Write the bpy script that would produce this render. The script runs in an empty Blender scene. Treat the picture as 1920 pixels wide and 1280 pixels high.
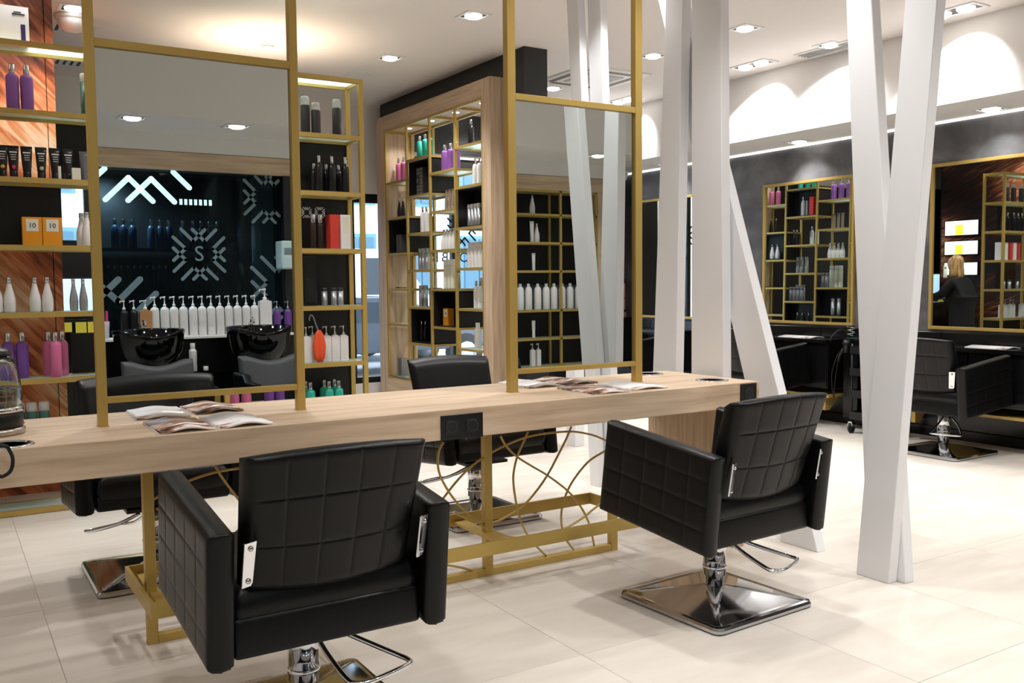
import bpy, bmesh, math, random
from mathutils import Vector, Matrix
PI = math.pi
R = math.radians
S = bpy.context.scene
COL = S.collection
random.seed(7)

# ---------------------------------------------------------------- camera
YAW, PITCH, ROLL, FPX = 0.5574918, -0.06327982, -0.00947804, 1731.0
_f = Vector((math.sin(YAW) * math.cos(PITCH), math.cos(YAW) * math.cos(PITCH), math.sin(PITCH)))
_r0 = Vector((math.cos(YAW), -math.sin(YAW), 0))
_u0 = _r0.cross(_f)
CR = math.cos(ROLL) * _r0 + math.sin(ROLL) * _u0
CU = -math.sin(ROLL) * _r0 + math.cos(ROLL) * _u0
CAM = Vector((0, 0, 1.4))
cd = bpy.data.cameras.new('camera')
cam = bpy.data.objects.new('camera', cd)
COL.objects.link(cam)
m = Matrix((CR, CU, -_f)).transposed().to_4x4()
m.translation = CAM
cam.matrix_world = m
cd.sensor_width = 36
cd.lens = 36 * FPX / 1920
cd.clip_start = 0.05
cd.clip_end = 200
S.camera = cam


def at(px, py, ax, v):
    """where the line of sight through a point of the photograph meets the plane axis=v"""
    d = _f * FPX + CR * (px - 960) - CU * (py - 640)
    t = (v - CAM[ax]) / d[ax]
    return CAM + d * t


YM = 3.77      # plane of the two table mirrors


def vm(px, py, yv):
    """a point seen in a table mirror, brought back to its real place on the camera side"""
    p = at(px, py, 1, yv)
    return Vector((p.x, 2 * YM - p.y, p.z))


# ---------------------------------------------------------------- world, lights, exposure
S.view_settings.view_transform = 'Standard'
S.view_settings.look = 'None'
S.view_settings.gamma = 1
S.view_settings.use_curve_mapping = False
S.view_settings.exposure = 0.6
S.cycles.use_denoising = True
S.cycles.max_bounces = 10
S.cycles.diffuse_bounces = 5
S.cycles.glossy_bounces = 6
S.cycles.transparent_max_bounces = 24
S.cycles.sample_clamp_indirect = 6
S.cycles.caustics_reflective = False
S.cycles.caustics_refractive = False
W = bpy.data.worlds.new('world')
S.world = W
W.use_nodes = True
W.node_tree.nodes['Background'].inputs[0].default_value = (0.72, 0.85, 1.0, 1)
W.node_tree.nodes['Background'].inputs[1].default_value = 3.2

CEIL = 3.5
SPOT_W, SPOT_COL = 76, (1.0, 0.984, 0.966)


def spot(x, y, z, watt, size=122, tgt=None, rad=0.07, col=SPOT_COL, blend=0.75):
    l = bpy.data.lights.new('downlight_lamp', 'SPOT')
    l.energy = watt
    l.spot_size = R(size)
    l.spot_blend = blend
    l.shadow_soft_size = rad
    l.color = col
    o = bpy.data.objects.new('downlight_lamp', l)
    COL.objects.link(o)
    o.location = (x, y, z)
    if tgt:
        o.rotation_euler = (Vector(tgt) - Vector((x, y, z))).to_track_quat('-Z', 'Y').to_euler()
    return o


DOWN = [(3.68, 6.43), (3.68, 8.0), (5.77, 8.365), (5.77, 6.72), (5.82, 5.615), (6.889, 5.62),
        (0.98, 7.77), (1.9, 9.4), (5.8, 9.9), (3.68, 4.6), (1.6, 5.4), (5.8, 3.9), (5.8, 2.1), (5.8, 0.9),
        (4.1, 1.2), (2.4, 1.6), (0.5, 2.2), (2.0, 0.9), (-0.4, 4.2), (4.6, 0.5), (3.0, 3.0), (0.3, 1.0), (0.55, 6.42), (2.25, 6.42)]  # last two added out of view to brighten the gold unit's glass shelves
for x, y in DOWN:
    spot(x, y, CEIL - 0.05, SPOT_W * (0.6 if y < 1.0 else 0.45 if x < 1.0 and y < 5 else 1))
# warm uplight standing on the far shelf unit
spot(2.45, 7.9, 2.72, 46, 140, (2.5, 7.9, 3.5), rad=.15, col=(1.0, .80, .58), blend=1)
# unseen lamp added inside the washing niche to brighten bottles behind its glass
spot(1.4, -1.66, 2.42, 170, 150, rad=.1, col=(.75, .9, 1.0))
# twin spots beside the bulkhead, throwing bright arcs on it
TWIN = [(6.85, 6.50), (6.88, 4.43), (6.86, 8.5), (6.88, 2.4)]
for x, y in TWIN:
    spot(x, y, CEIL - 0.04, 75, 95, (x + 0.22, y, 2.5), blend=0.25)
# soffit downlights grazing the dark wall
SOFR = [(7.34, 6.35), (7.34, 4.38), (7.34, 8.3), (7.34, 2.4)]
for x, y in SOFR:
    spot(x, y, 2.76, 55, 120)
SOFF = [(1.43, -0.6), (2.28, -0.6), (3.6, -0.6), (5.0, -0.6), (6.2, -0.6), (0.3, -0.6)]
for x, y in SOFF:
    spot(x, y, 2.73, 22, 120)


def area(x, y, z, sx, sy, watt, col=(1, 0.97, 0.94)):
    l = bpy.data.lights.new('ceiling_glow', 'AREA')
    l.shape = 'RECTANGLE'
    l.size, l.size_y = sx, sy
    l.energy = watt
    l.color = col
    o = bpy.data.objects.new('ceiling_glow', l)
    COL.objects.link(o)
    o.location = (x, y, z)
    return o


# ---------------------------------------------------------------- materials
def lin(c):
    return tuple(((v / 255) / 12.92 if v / 255 <= 0.04045 else ((v / 255 + 0.055) / 1.055) ** 2.4) for v in c) + (1,)


MATS = {}


def P(name, rgb, rough=0.5, metal=0.0, spec=0.5, coat=0.0, trans=0.0, alpha=1.0, emit=0.0, bump=0.0, bscale=40, ior=1.45, var=0.0, vscale=6):
    if name in MATS:
        return MATS[name]
    mt = bpy.data.materials.new(name)
    mt.use_nodes = True
    nt = mt.node_tree
    b = nt.nodes['Principled BSDF']
    c = lin(rgb)
    b.inputs['Base Color'].default_value = c
    b.inputs['Roughness'].default_value = rough
    b.inputs['Metallic'].default_value = metal
    b.inputs['Specular IOR Level'].default_value = spec
    b.inputs['Coat Weight'].default_value = coat
    b.inputs['Transmission Weight'].default_value = trans
    b.inputs['Alpha'].default_value = alpha
    b.inputs['IOR'].default_value = ior
    if emit:
        b.inputs['Emission Color'].default_value = c
        b.inputs['Emission Strength'].default_value = emit
    tc = nt.nodes.new('ShaderNodeTexCoord')
    nz = nt.nodes.new('ShaderNodeTexNoise')
    nt.links.new(tc.outputs['Object'], nz.inputs['Vector'])
    nz.inputs['Scale'].default_value = bscale
    nz.inputs['Detail'].default_value = 4
    if bump:
        bp = nt.nodes.new('ShaderNodeBump')
        bp.inputs['Strength'].default_value = bump
        bp.inputs['Distance'].default_value = 0.002
        nt.links.new(nz.outputs['Fac'], bp.inputs['Height'])
        nt.links.new(bp.outputs['Normal'], b.inputs['Normal'])
    if var:
        n2 = nt.nodes.new('ShaderNodeTexNoise')
        nt.links.new(tc.outputs['Object'], n2.inputs['Vector'])
        n2.inputs['Scale'].default_value = vscale
        n2.inputs['Detail'].default_value = 6
        mx = nt.nodes.new('ShaderNodeMapRange')
        mx.inputs['To Min'].default_value = 1 - var
        mx.inputs['To Max'].default_value = 1 + var
        nt.links.new(n2.outputs['Fac'], mx.inputs['Value'])
        hs = nt.nodes.new('ShaderNodeHueSaturation')
        hs.inputs['Color'].default_value = c
        nt.links.new(mx.outputs['Result'], hs.inputs['Value'])
        nt.links.new(hs.outputs['Color'], b.inputs['Base Color'])
    MATS[name] = mt
    return mt


def ramp_mat(name, stops, scale=(1, 1, 1), nscale=4, detail=6, rough=0.5, distort=0.0, spec=0.5, bump=0.0, coat=0.0, rot=(0, 0, 0), low=0.0, lscale=0.8):
    if name in MATS:
        return MATS[name]
    mt = bpy.data.materials.new(name)
    mt.use_nodes = True
    nt = mt.node_tree
    b = nt.nodes['Principled BSDF']
    b.inputs['Roughness'].default_value = rough
    b.inputs['Specular IOR Level'].default_value = spec
    b.inputs['Coat Weight'].default_value = coat
    tc = nt.nodes.new('ShaderNodeTexCoord')
    mp = nt.nodes.new('ShaderNodeMapping')
    mp.inputs['Scale'].default_value = scale
    m0 = nt.nodes.new('ShaderNodeMapping')
    m0.inputs['Rotation'].default_value = rot
    nt.links.new(tc.outputs['Object'], m0.inputs['Vector'])
    nt.links.new(m0.outputs['Vector'], mp.inputs['Vector'])
    nz = nt.nodes.new('ShaderNodeTexNoise')
    nz.inputs['Scale'].default_value = nscale
    nz.inputs['Detail'].default_value = detail
    nz.inputs['Distortion'].default_value = distort
    nt.links.new(mp.outputs['Vector'], nz.inputs['Vector'])
    rp = nt.nodes.new('ShaderNodeValToRGB')
    while len(rp.color_ramp.elements) < len(stops):
        rp.color_ramp.elements.new(0.5)
    for e, (p, c) in zip(rp.color_ramp.elements, stops):
        e.position = p
        e.color = lin(c)
    fac = nz.outputs['Fac']
    if low:
        n2 = nt.nodes.new('ShaderNodeTexNoise')
        n2.inputs['Scale'].default_value = lscale
        n2.inputs['Detail'].default_value = 1.5
        nt.links.new(m0.outputs['Vector'], n2.inputs['Vector'])
        mx = nt.nodes.new('ShaderNodeMix')
        mx.inputs[0].default_value = low
        nt.links.new(fac, mx.inputs[2])
        nt.links.new(n2.outputs['Fac'], mx.inputs[3])
        fac = mx.outputs[0]
    nt.links.new(fac, rp.inputs['Fac'])
    nt.links.new(rp.outputs['Color'], b.inputs['Base Color'])
    if bump:
        bp = nt.nodes.new('ShaderNodeBump')
        bp.inputs['Strength'].default_value = bump
        bp.inputs['Distance'].default_value = 0.002
        nt.links.new(nz.outputs['Fac'], bp.inputs['Height'])
        nt.links.new(bp.outputs['Normal'], b.inputs['Normal'])
    MATS[name] = mt
    return mt


GOLD = P('gold_paint', (190, 162, 90), 0.38, 0.35, bump=0.05, bscale=200)
WHITE = P('white_plaster', (232, 230, 228), 0.75, var=0.01)
CEILM = P('ceiling_plaster', (232, 226, 223), 0.8, var=0.01)
BEAM = P('white_beam_paint', (230, 231, 234), 0.55, var=0.008)
BLACK = P('black_wall_paint', (20, 21, 23), 0.45, var=0.1)
BLKGLOSS = P('black_laminate', (12, 12, 13), 0.22)
CUBBY = P('black_cubby', (14, 14, 16), 0.5)
LEATHER = P('black_leather', (7, 7, 8), 0.38, spec=0.3, bump=0.12, bscale=260)
CHROME = P('chrome', (226, 228, 232), 0.06, 1.0)
DCHROME = P('polished_dark_steel', (190, 192, 196), 0.08, 1.0)
CAPSIL = P('silver_cap', (200, 202, 206), 0.15, 1.0)
MIRROR = P('mirror_silver', (208, 214, 212), 0.0, 1.0)
PLASTIC = P('black_plastic', (15, 15, 16), 0.35)
RUBBER = P('black_rubber', (22, 22, 22), 0.7)
LAMPW = P('lamp_glow', (255, 250, 240), 0.5, emit=5)
FRAMEW = P('white_fitting', (225, 225, 225), 0.4)
DARKREC = P('dark_recess', (30, 30, 32), 0.5, 0.3)
PAPER = P('white_paper', (240, 238, 238), 0.55)
OAKX = ramp_mat('oak_grain_x', [(0.28, (178, 152, 124)), (0.5, (203, 178, 150)), (0.75, (218, 196, 168))], (0.6, 9, 9), 3.2, 8, 0.5, 0.35, bump=0.08)
OAKY = ramp_mat('oak_grain_y', [(0.28, (178, 152, 124)), (0.5, (203, 178, 150)), (0.75, (218, 196, 168))], (9, 0.6, 9), 3.2, 8, 0.5, 0.35, bump=0.08)
OAKZ = ramp_mat('oak_grain_z', [(0.28, (178, 152, 124)), (0.5, (203, 178, 150)), (0.75, (218, 196, 168))], (9, 9, 0.6), 3.2, 8, 0.5, 0.35, bump=0.08)
CONC = ramp_mat('dark_marbled_plaster', [(0.3, (64, 64, 66)), (0.5, (92, 92, 95)), (0.72, (134, 133, 136))], (1, 1, 1.3), 2.2, 9, 0.5, 0.4)
TILE = ramp_mat('floor_stone', [(0.25, (208, 199, 188)), (0.5, (223, 215, 205)), (0.75, (233, 227, 218))], (0.5, 2.0, 1), 2.6, 7, 0.34, 0.5, spec=0.35)
GROUT = P('tile_joint', (202, 194, 184), 0.8)
HAIR = ramp_mat('hair_poster_print', [(0.36, (34, 18, 14)), (0.44, (124, 62, 38)), (0.5, (196, 108, 66)), (0.56, (222, 156, 108)), (0.64, (244, 222, 192))],
                (1.0, 1, 8), 1.9, 8, 0.35, 1.6, rot=(0, R(-48), 0), low=.66, lscale=1.3)
HAIRD = ramp_mat('hair_poster_print_dark', [(0.40, (14, 10, 10)), (0.5, (58, 30, 22)), (0.56, (140, 76, 50)), (0.66, (226, 176, 132))],
                 (1, .8, 9), 1.5, 8, 0.35, 1.8, rot=(R(22), 0, 0), low=.6, lscale=.8)


def glassy(name, rgb, fac, rough=0.02, tint=(255, 255, 255)):
    """clear pane: mostly see-through, with a real gloss on it"""
    if name in MATS:
        return MATS[name]
    mt = bpy.data.materials.new(name)
    mt.use_nodes = True
    nt = mt.node_tree
    b = nt.nodes['Principled BSDF']
    b.inputs['Base Color'].default_value = lin(rgb)
    b.inputs['Roughness'].default_value = rough
    t = nt.nodes.new('ShaderNodeBsdfTransparent')
    t.inputs['Color'].default_value = lin(tint)
    mx = nt.nodes.new('ShaderNodeMixShader')
    mx.inputs[0].default_value = fac
    nt.links.new(t.outputs[0], mx.inputs[1])
    nt.links.new(b.outputs[0], mx.inputs[2])
    nt.links.new(mx.outputs[0], nt.nodes['Material Output'].inputs['Surface'])
    MATS[name] = mt
    return mt


PANE = glassy('window_glass', (180, 200, 205), 0.06, 0.0)
DPANE = glassy('dark_glass', (40, 50, 55), 0.16, 0.0, (190, 205, 212))
SHELFG = glassy('shelf_glass', (228, 238, 233), 0.72, 0.08, (225, 240, 234))
_nt = SHELFG.node_tree
_nt.nodes['Principled BSDF'].inputs['Subsurface Weight'].default_value = 0
_tr = _nt.nodes.new('ShaderNodeBsdfTranslucent')
_tr.inputs['Color'].default_value = lin((235, 244, 240))
_m2 = _nt.nodes.new('ShaderNodeMixShader')
_m2.inputs[0].default_value = .5
_mx = _nt.nodes['Mix Shader']
_nt.links.new(_nt.nodes['Principled BSDF'].outputs[0], _m2.inputs[1])
_nt.links.new(_tr.outputs[0], _m2.inputs[2])
_nt.links.new(_m2.outputs[0], _mx.inputs[2])
CLEARP = glassy('clear_cap_plastic', (225, 230, 230), 0.45, 0.1)


# ---------------------------------------------------------------- mesh helpers
class MB:
    def __init__(s):
        s.v, s.f, s.sm = [], [], []

    def add(s, vs, fs, smooth=False):
        n = len(s.v)
        s.v += [tuple(v) for v in vs]
        s.f += [tuple(i + n for i in f) for f in fs]
        s.sm += [smooth] * len(fs)
        return s

    def box(s, x0, x1, y0, y1, z0, z1, M=None):
        vs = [Vector((x, y, z)) for x in (x0, x1) for y in (y0, y1) for z in (z0, z1)]
        if M is not None:
            vs = [M @ v for v in vs]
        return s.add(vs, [(0, 1, 3, 2), (4, 6, 7, 5), (0, 4, 5, 1), (2, 3, 7, 6), (0, 2, 6, 4), (1, 5, 7, 3)])

    def prism(s, poly, h0, h1, ax=2, M=None):
        """outline poly in the plane across axis ax, pulled from h0 to h1"""
        n = len(poly)
        vs = []
        for h in (h0, h1):
            for a, b in poly:
                p = {0: (h, a, b), 1: (a, h, b), 2: (a, b, h)}[ax]
                vs.append(Vector(p) if M is None else M @ Vector(p))
        fs = [tuple(range(n))[::-1], tuple(range(n, 2 * n))] + [(i, (i + 1) % n, n + (i + 1) % n, n + i) for i in range(n)]
        return s.add(vs, fs)

    def lathe(s, prof, c=(0, 0, 0), n=20, sx=1, sy=1, M=None):
        vs = []
        for r, z in prof:
            for k in range(n):
                a = 2 * PI * k / n
                v = Vector((c[0] + r * sx * math.cos(a), c[1] + r * sy * math.sin(a), c[2] + z))
                vs.append(v if M is None else M @ v)
        fs = []
        for i in range(len(prof) - 1):
            for k in range(n):
                fs.append((i * n + k, i * n + (k + 1) % n, (i + 1) * n + (k + 1) % n, (i + 1) * n + k))
        s.add(vs, fs, True)
        if prof[0][0] > 1e-5:
            s.f.append(tuple(len(s.v) - len(vs) + k for k in range(n))[::-1]); s.sm.append(False)
        if prof[-1][0] > 1e-5:
            s.f.append(tuple(len(s.v) - n + k for k in range(n))); s.sm.append(False)
        return s

    def tube(s, pts, r, n=8, closed=False):
        pts = [Vector(p) for p in pts]
        N = len(pts)
        rs = r if isinstance(r, (list, tuple)) else [r] * N
        up = None
        vs = []
        for i, p in enumerate(pts):
            if closed:
                t = (pts[(i + 1) % N] - pts[i - 1]).normalized()
            else:
                t = (pts[min(i + 1, N - 1)] - pts[max(i - 1, 0)]).normalized()
            if up is None:
                up = Vector((0, 0, 1)) if abs(t.z) < 0.9 else Vector((0, 1, 0))
            a = (up - t * up.dot(t)).normalized()
            up = a
            b = t.cross(a)
            for k in range(n):
                w = 2 * PI * k / n + PI / n
                vs.append(p + (a * math.cos(w) + b * math.sin(w)) * rs[i])
        fs = []
        for i in range(N if closed else N - 1):
            j = (i + 1) % N
            for k in range(n):
                fs.append((i * n + k, i * n + (k + 1) % n, j * n + (k + 1) % n, j * n + k))
        s.add(vs, fs, n > 4)
        if not closed:
            b0 = len(s.v) - len(vs)
            s.f.append(tuple(b0 + k for k in range(n))[::-1]); s.sm.append(False)
            s.f.append(tuple(len(s.v) - n + k for k in range(n))); s.sm.append(False)
        return s

    def bar(s, a, b, w, h=None):
        """rectangular bar from a to b, w across, h the other way"""
        a, b = Vector(a), Vector(b)
        h = h or w
        t = (b - a).normalized()
        up = Vector((0, 0, 1)) if abs(t.z) < 0.95 else Vector((0, 1, 0))
        x = t.cross(up).normalized()
        z = x.cross(t)
        vs = [p + x * i * w / 2 + z * j * h / 2 for p in (a, b) for i, j in ((-1, -1), (1, -1), (1, 1), (-1, 1))]
        return s.add(vs, [(3, 2, 1, 0), (4, 5, 6, 7), (0, 1, 5, 4), (1, 2, 6, 5), (2, 3, 7, 6), (3, 0, 4, 7)])

    def mesh(s, name, mat, bev=0, seg=2):
        me = bpy.data.meshes.new(name)
        me.from_pydata(s.v, [], s.f)
        me.polygons.foreach_set('use_smooth', s.sm)
        bm = bmesh.new()
        bm.from_mesh(me)
        bmesh.ops.recalc_face_normals(bm, faces=bm.faces)
        if bev:
            bmesh.ops.bevel(bm, geom=[e for e in bm.edges], offset=bev, segments=seg, profile=0.6, affect='EDGES', clamp_overlap=True)
            if seg > 1:
                for f in bm.faces:
                    f.smooth = True
        bm.to_mesh(me)
        bm.free()
        if mat:
            me.materials.append(mat)
        if bev and seg > 1:
            try:
                me.set_sharp_from_angle(angle=R(50))
            except Exception:
                pass
        return me

    def build(s, name, mat, parent=None, bev=0, seg=2, loc=None):
        o = bpy.data.objects.new(name, s.mesh(name, mat, bev, seg))
        COL.objects.link(o)
        if parent:
            o.parent = parent
        if loc is not None:
            o.location = loc
        return o


def obj(name, me, parent=None, loc=(0, 0, 0), rz=0):
    o = bpy.data.objects.new(name, me)
    COL.objects.link(o)
    o.parent = parent
    o.location = loc
    o.rotation_euler = (0, 0, rz)
    return o


def tag(o, label, cat, group=None, kind=None):
    if label:
        o['label'] = label
    if cat:
        o['category'] = cat
    if group:
        o['group'] = group
    if kind:
        o['kind'] = kind
    return o


def thing(name, label, cat, loc=(0, 0, 0), rz=0, group=None):
    o = bpy.data.objects.new(name, None)
    COL.objects.link(o)
    o.empty_display_size = 0.1
    o.location = loc
    o.rotation_euler = (0, 0, rz)
    return tag(o, label, cat, group)


def struct(name, mb, mat, bev=0, parent=None):
    o = mb.build(name, mat, parent, bev, 1)
    if not parent:
        o['kind'] = 'structure'
    return o


def dup(src, loc, rz=0, label=None, group=None):
    c = src.copy()
    COL.objects.link(c)
    c.location = loc
    c.rotation_euler = (0, 0, rz)
    if label:
        c['label'] = label
    if group:
        c['group'] = group
    for ch in list(src.children):
        d = ch.copy()
        COL.objects.link(d)
        d.parent = c
        for g in list(ch.children):
            e = g.copy()
            COL.objects.link(e)
            e.parent = d
    return c


NUM = ['zero', 'one', 'two', 'three', 'four', 'five', 'six', 'seven', 'eight', 'nine', 'ten', 'eleven', 'twelve', 'thirteen']
ORD = ['first', 'second', 'third', 'fourth', 'fifth', 'sixth', 'seventh', 'eighth', 'ninth', 'tenth', 'eleventh', 'twelfth']


def ordl(i, n):
    if n == 1:
        return ''
    if n == 2:
        return ['left', 'right'][i] + ' of two'
    if i == 0:
        return 'leftmost of ' + NUM[n]
    if i == n - 1:
        return 'rightmost of ' + NUM[n]
    if n == 3:
        return 'middle of three'
    return ORD[i] + ' from left of ' + NUM[n]
# ================================================================ THE SETTING
XL, XRW, YB, YF = -1.4, 7.55, 10.25, -2.1      # left wall, right wall, back wall, front wall
XO = 4.38                                      # face of the oak display
XK = 4.53                                      # face of the black wall it sits in

# floor slab with stone tiles
fl = struct('floor', MB().box(XL - .1, XRW + .5, YF - .1, YB + .2, -0.12, -0.004), GROUT)
TS = 0.836
tme = MB().box(0.0011, TS - 0.0011, 0.0011, TS - 0.0011, -0.008, 0.0).mesh('tile', TILE, 0.0006, 1)
ix0 = math.floor((XL - 0.34) / TS)
iy0 = math.floor((YF - 2.75) / TS)
i = ix0
while 0.34 + i * TS < XRW:
    j = iy0
    while 2.75 + j * TS < YB:
        obj('tile', tme, fl, (0.34 + i * TS, 2.75 + j * TS, 0))
        j += 1
    i += 1

struct('ceiling', MB().box(XL - .1, XRW + .6, YF - .1, YB + .1, CEIL, CEIL + 0.1), CEILM)
struct('wall_left', MB().box(XL - .12, XL, YF - .1, YB + .1, 0, CEIL), WHITE)
struct('wall_right', MB().box(XRW, XRW + .12, YF - .1, YB + .1, 0, CEIL), CONC)
struct('wall_front', MB().box(XL - .1, XRW + .1, YF - .12, YF, 0, CEIL), CONC)
# back wall with two openings: shopfront and a smaller window by the reception
SF = (4.19, 4.93, 0.22, 2.47)
SG = (4.97, 6.15, 0.22, 2.95)
RW = (0.95, 1.75, 1.80, 2.62)
wb = MB()
for x0, x1, z0, z1 in [(XL - .1, RW[0], 0, CEIL), (RW[0], RW[1], 0, RW[2]), (RW[0], RW[1], RW[3], CEIL), (RW[1], SF[0], 0, CEIL),
                       (SF[0], SG[1], 0, SF[2]), (SF[0], SF[1], SF[3], CEIL), (SF[1], SG[0], SF[2], CEIL), (SG[0], SG[1], SG[3], CEIL), (SG[1], XRW + .1, 0, CEIL)]:
    wb.box(x0, x1, YB, YB + .14, z0, z1)
struct('wall_back', wb, WHITE)
for n, (x0, x1, z0, z1) in enumerate((SF, RW, SG)):
    w = thing('window_%d' % (n + 1), None, None, (0, 0, 0))
    w['kind'] = 'structure'
    k = (1, 2, 2)[n]
    f = MB()
    t = 0.035
    f.box(x0, x1, YB + .02, YB + .08, z0, z0 + 2 * t).box(x0, x1, YB + .02, YB + .08, z1 - 3 * t, z1)
    f.build('window_frame', BLACK, w)
    for q in range(k + 1):
        xx = x0 + (x1 - x0) * q / k
        MB().box(max(x0, xx - t), min(x1, xx + t), YB + .015, YB + .085, z0 + 2 * t, z1 - 3 * t).build('mullion', BLACK, w)
    for q in range(k):
        a, b = x0 + (x1 - x0) * q / k + t, x0 + (x1 - x0) * (q + 1) / k - t
        MB().box(a, b, YB + .045, YB + .055, z0 + 2 * t, z1 - 3 * t).build('pane', PANE, w)

struct('trim_5', MB().box(XL, RW[0], YB - .02, YB, 0, 3.02).box(RW[0], RW[1], YB - .02, YB, 0, RW[2]).box(RW[0], RW[1], YB - .02, YB, RW[3], 3.02).box(RW[1], 4.15, YB - .02, YB, 0, 3.02).box(6.2, XRW, YB - .02, YB, 0, CEIL).box(4.97, 6.2, YB - .02, YB, 3.0, CEIL), BLACK)
# right bulkhead: leaning white face from the ceiling, soffit and light slot over the dark wall
bk = MB()
bk.prism([(7.19, CEIL), (6.83, 2.775), (XRW + .05, 2.775), (XRW + .05, CEIL)], YF, YB, 1)
struct('trim_1', bk, WHITE)
tag(MB().box(XRW - .02, XRW - .002, YF, YB, 2.757, 2.774).build('led_strip', P('led_glow', (255, 252, 245), emit=2.2)), 'thin glowing light strip where the soffit meets the dark plaster wall', 'light')
# front bulkhead over the washing niche
fb = MB().box(XL, 6.83, YF, -0.36, 2.78, CEIL)
struct('trim_2', fb, WHITE)
struct('wall_front_upper'.replace('_upper', '_2'), MB().box(XL, 6.86, -1.5, -1.27, 2.62, 2.78), WHITE)
# dado of black panels on the right wall
dd = thing('trim_3', None, None)
dd['kind'] = 'structure'
y = 1.0
while y < YB - .1:
    MB().box(7.515, XRW, y + .003, min(y + 1.3, YB) - .003, 0.09, 0.93).build('panel', BLKGLOSS, dd, .002, 1)
    y += 1.3
struct('baseboard_right', MB().box(7.50, XRW, 1.0, YB, 0, 0.088), BLKGLOSS, .002)
# black wall that carries the oak display
bw = MB()
bw.box(XK, XK + .25, 7.02, 7.40, 0, CEIL).box(XK, XK + .25, 7.40, 9.94, 3.29, CEIL).box(XK, XK + .25, 9.94, 10.15, 0, CEIL)
struct('wall_centre', bw, BLACK)

# ---------------------------------------------------------------- street outside
struct('street_ground', MB().box(-6, 16, YB + .14, 30, -0.2, -0.05), P('pale_paving', (186, 190, 194), 0.8, var=.04))
bd = thing('street_building', 'pale blue-grey town building seen through the shopfront', 'building', (0, 0, 0))
MB().box(-4, 16, 24, 25, 0, 9).build('facade', P('street_facade', (206, 220, 232), 0.8, var=.05), bd)
for q in range(9):
    x0 = -2 + q * 1.9
    for z0 in (0.6, 3.6, 6.4):
        wn = MB().box(x0, x0 + 1.1, 23.95, 24.05, z0, z0 + 2.2).build('window', P('street_shutter', (96, 140, 160), 0.5), bd)
        MB().box(x0 + .1, x0 + .5, 23.9, 23.96, z0 + .1, z0 + 2.1).box(x0 + .6, x0 + 1.0, 23.9, 23.96, z0 + .1, z0 + 2.1).build('pane', P('street_pane', (70, 110, 130), 0.2), wn)


def car(x, y, L, H, body, label, van=False):
    t = thing('van' if van else 'car', label, 'van' if van else 'car', (x, y, -0.05))
    if van:
        prof = [(0, .35), (0, H * .9), (.15, H), (L - .9, H), (L - .25, H * .62), (L, H * .5), (L, .35)]
    else:
        prof = [(0, .35), (.05, H * .62), (.5, H * .66), (1.0, H * .98), (1.5, H), (L * .55, H), (L * .74, H * .66), (L - .15, H * .55), (L, .4)]
    MB().prism(prof, 0, 1.7, 1).build('body', body, t, .05, 2)
    gl = P('car_glass', (40, 52, 62), 0.08)
    if van:
        MB().prism([(L - 1.5, H * .6), (L - 1.5, H * .92), (L - 1.0, H * .92), (L - .5, H * .6)], -.01, 1.71, 1).build('side_window', gl, t)
    else:
        MB().prism([(.75, H * .68), (1.12, H * .93), (L * .54, H * .94), (L * .7, H * .69)], -.01, 1.71, 1).build('side_window', gl, t)
    MB().box(-.02, .03, .15, .4, .6, .72).box(-.02, .03, 1.3, 1.55, .6, .72).build('lamp', P('car_lamp', (200, 190, 180), .2), t)
    for wx in (.75, L - .8):
        for wy in (-.03, 1.53):
            M = Matrix.Translation((wx, wy, .32)) @ Matrix.Rotation(R(-90), 4, 'X')
            wh = MB().lathe([(.02, 0), (.3, 0), (.32, .04), (.32, .16), (.3, .2), (.02, .2)], n=20, M=M).build('wheel', RUBBER, t)
            MB().lathe([(.02, -.01), (.18, -.01), (.19, .21), (.02, .21)], n=12, M=M).build('rim', CAPSIL, wh)
    return t


car(4.0, 13.3, 4.2, 1.25, P('car_dark_blue', (58, 66, 78), .25, coat=.5), 'dark blue-grey car parked just outside the shopfront')
car(3.2, 15.8, 5.0, 2.1, P('van_white', (214, 222, 232), .4), 'white van standing behind the dark car outside', van=True)

# writing and emblem on the shopfront glass (reads from the street)
INK = P('black_window_lettering', (14, 18, 26), .5)


def stroke(mb, a, b, w, plane, v, t=0.004):
    """a flat rounded stroke in the plane y=v (axis pair x,z)"""
    a, b = Vector(a), Vector(b)
    d = (b - a).normalized()
    nrm = Vector((-d.y, d.x)) * w / 2
    pts = []
    for c, s0 in ((b, -1), (a, 1)):
        for k in range(7):
            an = -PI / 2 + PI * k / 6
            e = (d * math.cos(an) * -s0 + nrm.normalized() * math.sin(an) * -s0) * (w / 2)
            pts.append((c.x + e.x, c.y + e.y))
    mb.prism(pts, v, v + t, 1)


def flake(cx, cz, r, w, v, clip=None):
    """the zigzag emblem: on each side two overlapping chevrons"""
    mb = MB()
    for q in range(4):
        c, s_ = math.cos(q * PI / 2), math.sin(q * PI / 2)
        for sg in (1, -1):
            pl = [(-.67 * sg, .98), (-.22 * sg, .52), (.24 * sg, .98)]
            pl = [(cx + r * (a * c - b * s_), cz + r * (a * s_ + b * c)) for a, b in pl]
            for a, b in zip(pl, pl[1:]):
                if clip:
                    a, b = clipz(a, b, clip)
                    if a is None:
                        continue
                stroke(mb, a, b, w, 1, v)
    return mb


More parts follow.
